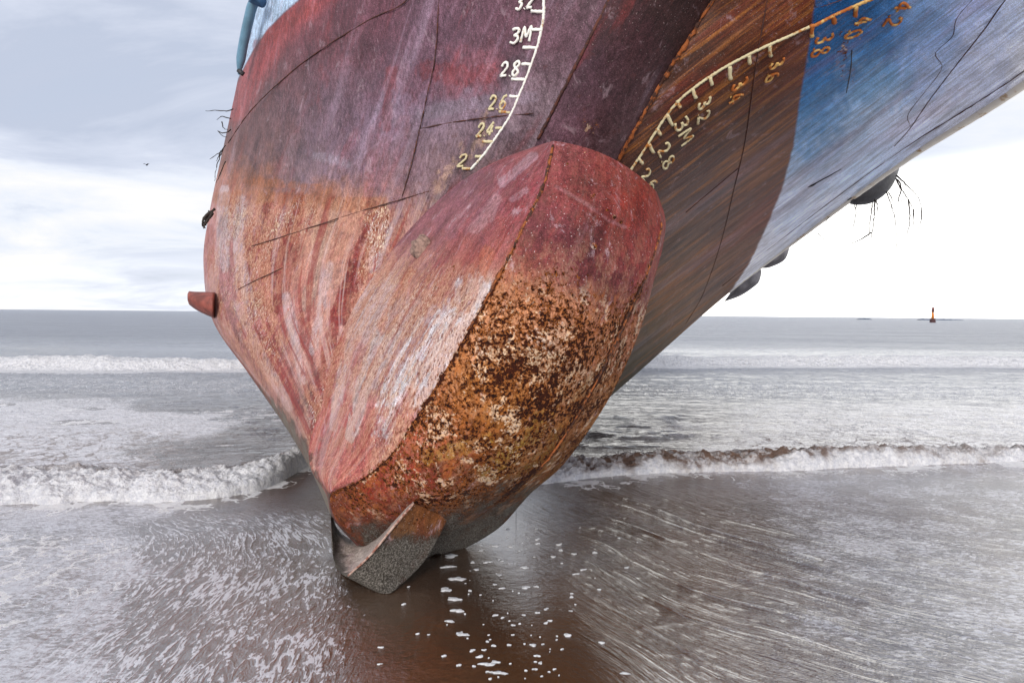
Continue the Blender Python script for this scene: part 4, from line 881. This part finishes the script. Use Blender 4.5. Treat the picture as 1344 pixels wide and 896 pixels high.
wav = np.maximum(0.42 * smooth(qx, 560, 380) * smooth(qy, 640, 680), 0.62 * smooth(qx + (qy - 700) * -.6, 640, 800)) * (1 - 0.5 * smooth(qx, 1100, 1344)) * smooth(YY, 6.2, 4.6) + 0.06
Ps_ = np.stack([XX, YY, Zs - 0.01], -1)
sand = grid('wet_sand', Ps_, M['sandwet'], None, dict(foam=foam, murk=0 * foam, silt=0.1 + 0 * foam, ripple=0.35 + 0.65 * cal, far=0 * foam, sheen_tint=sheen_tint, stroke=stroke, wav=wav), uv=np.stack([fx_, fy_], -1))
tag(sand, 'dark wet brown sand with rippling backwash in the foreground', 'ground', kind='structure')
bx = np.linspace(-40, 40, 30); by = np.r_[np.linspace(-25, 5.0, 20)]
XB, YB = np.meshgrid(bx, by)
sb_ = grid('beach', np.stack([XB, YB, 0 * XB - 0.06], -1), M['sandwet'], None, dict(foam=0 * XB, murk=0 * XB, silt=0 * XB, ripple=0 * XB + .8, far=0 * XB, sheen_tint=0 * XB, stroke=0 * XB, wav=0 * XB)); tag(sb_, 'wet brown beach', 'ground', kind='structure')
# --- foam flecks drifting on the wet sand (one uncountable scatter)
parts = []
spots = [(592,727,22,5),(588,741,20,4),(600,757,24,7),(585,771,20,6),(596,783,22,4),(600,798,20,5),(606,829,22,5),(650,714,14,4),(640,735,12,4),(690,768,14,4),(655,752,9,3),(688,742,14,4),(670,715,10,3),(625,745,10,3),
         (640,868,22,5),(655,879,24,4),(630,858,12,4),(700,843,10,3),(590,812,14,4),(705,857,9,3),(745,830,12,4),(820,880,14,4),(620,850,8,4),(650,865,12,4),(790,840,8,3),(765,745,10,3),(734,712,8,3),(726,728,8,3),(500,846,8,2),(498,868,9,2),(600,700,10,3)]
for _ in range(110):
    xx_ = random.gauss(665, 62); yy_ = random.uniform(690, 890)
    if yy_ < 735 and xx_ < 620: continue
    spots.append((xx_, yy_, *(lambda w_: (w_, w_ * random.uniform(.3, .45)))(random.uniform(1.5, 8))))
for (x, y, wd, ht) in spots:
    c = ground(np.array(x), np.array(y)); wm = wd / 2 * c[1] / F; hm = ht / 2 * c[1] ** 2 / (F * CH); n_ = 14; ph = [random.uniform(0, 6.3) for _ in range(3)]
    ring = []
    for k in range(n_):
        a = 2 * math.pi * k / n_; q = 1 + 0.30 * math.sin(2 * a + ph[0]) + 0.22 * math.sin(3 * a + ph[1]) + 0.16 * math.sin(5 * a + ph[2]) + 0.12 * random.uniform(-1, 1)
        ring.append((c[0] + wm * q * math.cos(a) + 0.3 * hm * math.sin(a), c[1] + hm * q * math.sin(a)))
    V = [(a, b_, -0.016) for a, b_ in ring] + [(c[0] + (a - c[0]) * .75, c[1] + (b_ - c[1]) * .75, -0.0075) for a, b_ in ring] + [(c[0], c[1], -0.007)]
    Fc = [(k, (k + 1) % n_, n_ + (k + 1) % n_, n_ + k) for k in range(n_)] + [(n_ + k, n_ + (k + 1) % n_, 2 * n_) for k in range(n_)]
    parts.append((V, Fc))
V, Fc = merge(parts)
fo = mesh('sea_foam', V, Fc, simple('fleck_foam', (0.72, 0.73, 0.76), 0.6, 0.2, 50, 0.8), None); tag(fo, 'scattered white foam flecks drifting on the dark wet sand', 'foam', kind='stuff')
# --- the sea: from the foot of the first breaker to the horizon
Xn = np.concatenate([-np.geomspace(1.2, 5, 30)[::-1], np.linspace(-1.15, 1.15, 900), np.geomspace(1.2, 5, 30)]); ncW = len(Xn)
far = np.concatenate([np.linspace(0, 1, 190, endpoint=False) * 1.6, 1.6 + np.linspace(0, 1, 150, endpoint=False) * 6.2, 7.8 + np.linspace(0, 1, 130, endpoint=False) * 4.2, 12 + (np.geomspace(1, 12000, 110) - 1)])
XX0 = Xn * 5.5
qx0 = 672 + F * Xn * 0.95
rows0 = shore_row(qx0); yh = 406.5 + qx0 * 0.00925
Y0 = CH * F / (rows0 - yh)
dY0 = np.convolve(np.pad(Y0, 12, 'edge'), np.ones(25) / 25, 'valid'); Y0 = dY0 + 0.10 * (fbm(np.arange(ncW) / 22.0, np.zeros(ncW), 4, 14) - 0.5)
YW = Y0[None] * np.exp(-far[:, None] / 3.0) + (1 - np.exp(-far[:, None] / 3.0)) * 5.2 + far[:, None]
XW = Xn[None] * 0.95 * YW
fW = np.broadcast_to(far[:, None], YW.shape)
qx, qy = project(np.stack([XW, YW, 0 * XW], -1))
side = smooth(qx, 640, 760)
amp1 = np.where(qx < 560, np.interp(qx, [0, 250, 380, 420, 560], [0.085, 0.095, 0.105, 0.06, 0.03]), np.interp(qx, [600, 720, 860, 1000, 1344], [0.03, 0.07, 0.11, 0.10, 0.09]))
wid = np.where(qx < 560, 0.30, 0.30) * (0.7 + 0.7 * fbm(XW * 1.3, 0 * XW, 3, 299))
t1 = fW / wid
prof1 = np.where(t1 < 1, np.sqrt(np.clip(1 - (1 - t1) ** 2, 0, 1)), np.exp(-((t1 - 1) / 1.5) ** 2))
lum = fbm(XW * 5.5, YW * 7, 5, 101, 0.6); bil = np.abs(fbm(XW * 11, YW * 12, 4, 111, 0.62) - 0.5) * 2
ZW = amp1 * prof1 * (0.45 + 1.1 * fbm(XW * 1.1, YW * 0.8, 3, 103)) + 0.15 * prof1 * (lum - 0.45) * smooth(t1, 0, 0.4) + 0.05 * bil * prof1
# second breaker
c2r = np.interp(qx, [0, 300, 700, 1344], [484, 484, 480, 480]); Yb = CH * F / (c2r - (406.5 + qx * 0.00925)); Yb = Yb + 0.8 * (fbm(XW * 0.25, 0 * XW, 3, 120) - 0.5)
t2 = (YW - Yb) / 0.8
prof2 = np.where(t2 < 0, np.exp(-(t2 / 0.45) ** 4), np.exp(-(t2 / 1.2) ** 2))
a2 = 0.24 * (0.7 + 0.6 * fbm(XW * 0.5, YW * 0.3, 3, 125))
ZW += a2 * prof2 + 0.16 * prof2 * (fbm(XW * 3.2, YW * 3.2, 4, 131, 0.6) - 0.45)
# third, unbroken swell and chop
ZW += 0.10 * np.exp(-((YW - 24 - 0.1 * XW) / 2.0) ** 2) * smooth(YW, 17, 22)
chop = smooth(fW, 0.8, 2.5)
ZW += chop * (0.035 * (fbm(XW * 1.3, YW * 2.6, 4, 141) - 0.5) + 0.05 * (fbm(XW * 0.4, YW * 1.0, 3, 143) - 0.5)) * smooth(YW, 400, 60)
# dark standing wavelets beside the hull
nearhull = smooth(qx, 240, 340) * smooth(qx, 470, 420) * smooth(qy, 500, 540)
rn = smooth(qx, 700, 760) * smooth(qx, 1000, 880) * smooth(qy, 540, 570)
ZW += 0.05 * (nearhull + rn) * chop * (fbm(XW * 2.0, YW * 7.0, 3, 151) - 0.5)
ZW[0] = -0.02
foam = 0.98 * smooth(t1, 1.9, 0.9) + 0.50 * smooth(t1, 6.5, 1.6) * smooth(t1, 0.9, 1.9)
foam = foam * (0.86 + 0.28 * fbm(XW * 3, YW * 3, 3, 303))
foam *= np.where(qx < 560, 1, np.interp(qx, [640, 760, 860, 1000], [0.9, 0.75, 0.8, 0.95]))
trail = np.where(qx < 560, 0.68 * smooth(qx, 330, 190) * smooth(YW, 14, 6), 0.42 * smooth(qx, 900, 1150) * smooth(YW, 12, 6) + 0.15)
foam = np.maximum(foam, trail * (0.5 + 0.8 * fbm(XW * 0.9, YW * 0.7, 4, 161)))
foam = np.maximum(foam, 1.05 * smooth(np.abs((YW - Yb + 0.25) / 1.15), 1.0, 0.45) * (0.75 + 0.4 * fbm(XW * 1.2, YW, 3, 171)))
foam = np.maximum(foam, 0.40 * smooth(YW, 10, 12.5) * smooth(YW, 15, 13.5))
foam = foam * smooth(YW, 30, 18)
murk = smooth(YW, 14, 7) * 0.9
sheen_tint = 0.72 * smooth(qx + 260 * (fbm(XW * .9, YW * .6, 4, 301) - .5), 350, 170) * smooth(YW, 13, 9) * smooth(t1, 1, 3) + 0.52 * smooth(qx + 200 * (fbm(XW * .9, YW * .6, 4, 305) - .5), 800, 1000) * smooth(YW, 14, 10) * smooth(t1, 1, 3)  # bright sky reflection and foam film between breakers, painted as pale colour
sheen_tint = np.maximum(sheen_tint, 0.30 * smooth(YW, 11, 13) * smooth(YW, 17, 14))
silt = np.where(qx < 560, 0.55 * smooth(t1, 1.0, 1.8), np.interp(qx, [700, 760, 1000, 1200, 1344], [0.6, 1.0, 1.0, 0.8, 0.5]) * smooth(t1 + 1.8 * (fbm(XW * 3.0, YW * 4, 4, 309, .6) - .5), -0.05, 0.6)) * smooth(YW, 9, 7)
ripple = 0.55 + 0.45 * smooth(YW, 6, 14)
sea = grid('sea', np.stack([XW, YW, ZW], -1), M['sea'], None, dict(foam=np.clip(foam, 0, 1.05), murk=murk, silt=silt, ripple=ripple, far=smooth(YW, 12, 40), sheen_tint=sheen_tint))
tag(sea, 'grey blue sea with two lines of white breakers', 'water', kind='structure')

# ================================================================== beacon on the horizon
bd = 228.0
bp = ground(np.array(1224.), np.array(423.2)); bp[2] = 0; s_ = bp[1] / F
bc = empty('harbour_beacon', tuple(bp)); tag(bc, 'small red and orange beacon tower standing in the sea on the horizon', 'beacon')
c0 = tuple(bp)
st_base = simple('dark_base', srgb(72, 46, 48), .8); st_org = simple('orange_tower', srgb(206, 124, 46), .7); st_red = simple('red_brown_lantern', srgb(130, 74, 70), .7); st_w = simple('pale_panel', srgb(200, 190, 180), .7)
V, Fc = lathe(c0, [(3.6 * s_, -0.3), (3.6 * s_, 0.2), (3.3 * s_, 4.6 * s_), (2.6 * s_, 5 * s_)], 8); mesh('base', V, Fc, st_base, bc, False)
V, Fc = lathe(c0, [(1.7 * s_, 4.9 * s_), (1.35 * s_, 14 * s_)], 10); mesh('tower', V, Fc, st_org, bc)
V, Fc = box((c0[0], c0[1] - 1.5 * s_, 12.4 * s_), (1.2 * s_, .3 * s_, 1.4 * s_)); mesh('window', V, Fc, st_w, bc, False)
V, Fc = lathe(c0, [(2.3 * s_, 14 * s_), (2.3 * s_, 14.6 * s_)], 12); g_ = mesh('gallery', V, Fc, st_base, bc, False)
V, Fc = merge([tube([(c0[0] + 2.2 * s_ * math.cos(a), c0[1] + 2.2 * s_ * math.sin(a), z) for z in (14.6 * s_, 15.4 * s_, 16.2 * s_)], 0.025, 4) for a in np.linspace(0, 6.28, 9)[:-1]])
ring_ = tube([(c0[0] + 2.2 * s_ * math.cos(a), c0[1] + 2.2 * s_ * math.sin(a), 16.2 * s_) for a in np.linspace(0, 6.28, 25)], 0.025, 4); V, Fc = merge([(V, Fc), ring_]); mesh('railing', V, Fc, st_base, g_)
V, Fc = lathe(c0, [(1.4 * s_, 14.6 * s_), (1.4 * s_, 19.2 * s_), (1.5 * s_, 19.3 * s_), (.2 * s_, 20.2 * s_)], 10); ln = mesh('lantern', V, Fc, st_red, bc)
V, Fc = tube([(c0[0], c0[1], 20 * s_), (c0[0], c0[1], 21 * s_), (c0[0], c0[1], 22.4 * s_)], 0.04, 5); mesh('mast', V, Fc, st_base, ln)
V, Fc = tube([(c0[0] + 3.6 * s_, c0[1], 0), (c0[0] + 3.5 * s_, c0[1], 8 * s_), (c0[0] + 3.4 * s_, c0[1], 16 * s_)], 0.03, 5); mesh('ladder', V, Fc, st_base, bc)
# low breakwater rocks far out
for (x0, x1, hh, lab) in ((1205, 1221, 1.6, 'low dark reef rocks on the horizon just left of the beacon'), (1226, 1262, 1.3, 'low dark reef rocks on the horizon just right of the beacon'), (1125, 1142, 1.6, 'faint low reef on the horizon left of the beacon rocks')):
    D = 420.0; n_ = 26; V = []; Fc = []
    for i in range(n_):
        x = x0 + (x1 - x0) * i / (n_ - 1); X_ = (x - 672) / F * D; h = hh * D / F * (0.3 + 0.9 * random.random()) * math.sin(math.pi * (i + .5) / n_) ** .5
        V += [(X_, D - 3, -0.3), (X_ + .2, D - 1, h + .1), (X_ - .1, D + 1, h * .8 + .1), (X_, D + 3, -0.3)]
    for i in range(n_ - 1):
        for k in range(3): Fc.append((i * 4 + k, i * 4 + k + 1, i * 4 + k + 5, i * 4 + k + 4))
    V = [(a, b_, c_ + 0.9) if False else (a, b_, c_) for a, b_, c_ in V]
    o = mesh('reef', V, Fc, simple('reef_rock', srgb(92, 104, 122), .9), None, False, loc=((x0 + x1) / 2 / F * D - 672 / F * D, D, 0)); tag(o, lab, 'reef')
# gull far off
bpz = unproj(192, 217, 60.0); V = [(-.32, 0, .10), (-.14, 0, .16), (0, 0, .04), (.14, 0, .16), (.32, 0, .10), (-.14, .12, .13), (0, .2, .03), (.14, .12, .13), (0, -.12, .03), (0, .02, -.04)]
V = [tuple(np.array(v) + bpz) for v in V]; Fc = [(0, 1, 5), (1, 2, 6, 5), (2, 3, 7, 6), (3, 4, 7), (8, 2, 1), (8, 3, 2), (8, 9, 6), (2, 8, 9), (2, 9, 6)]
o = mesh('bird', V, Fc, simple('dark_bird', (0.05, 0.05, 0.06), .8), None, loc=bpz); tag(o, 'tiny dark bird flying in the cloudy sky at left', 'bird')

for o in bpy.data.objects:
    if o.get('category') == 'branch': o['group'] = 'dead twigs caught on the ship edges'
    if o.get('category') == 'fender': o['group'] = 'fenders hanging along the port rail'
    if o.get('category') == 'reef': o['group'] = 'low reefs on the horizon'
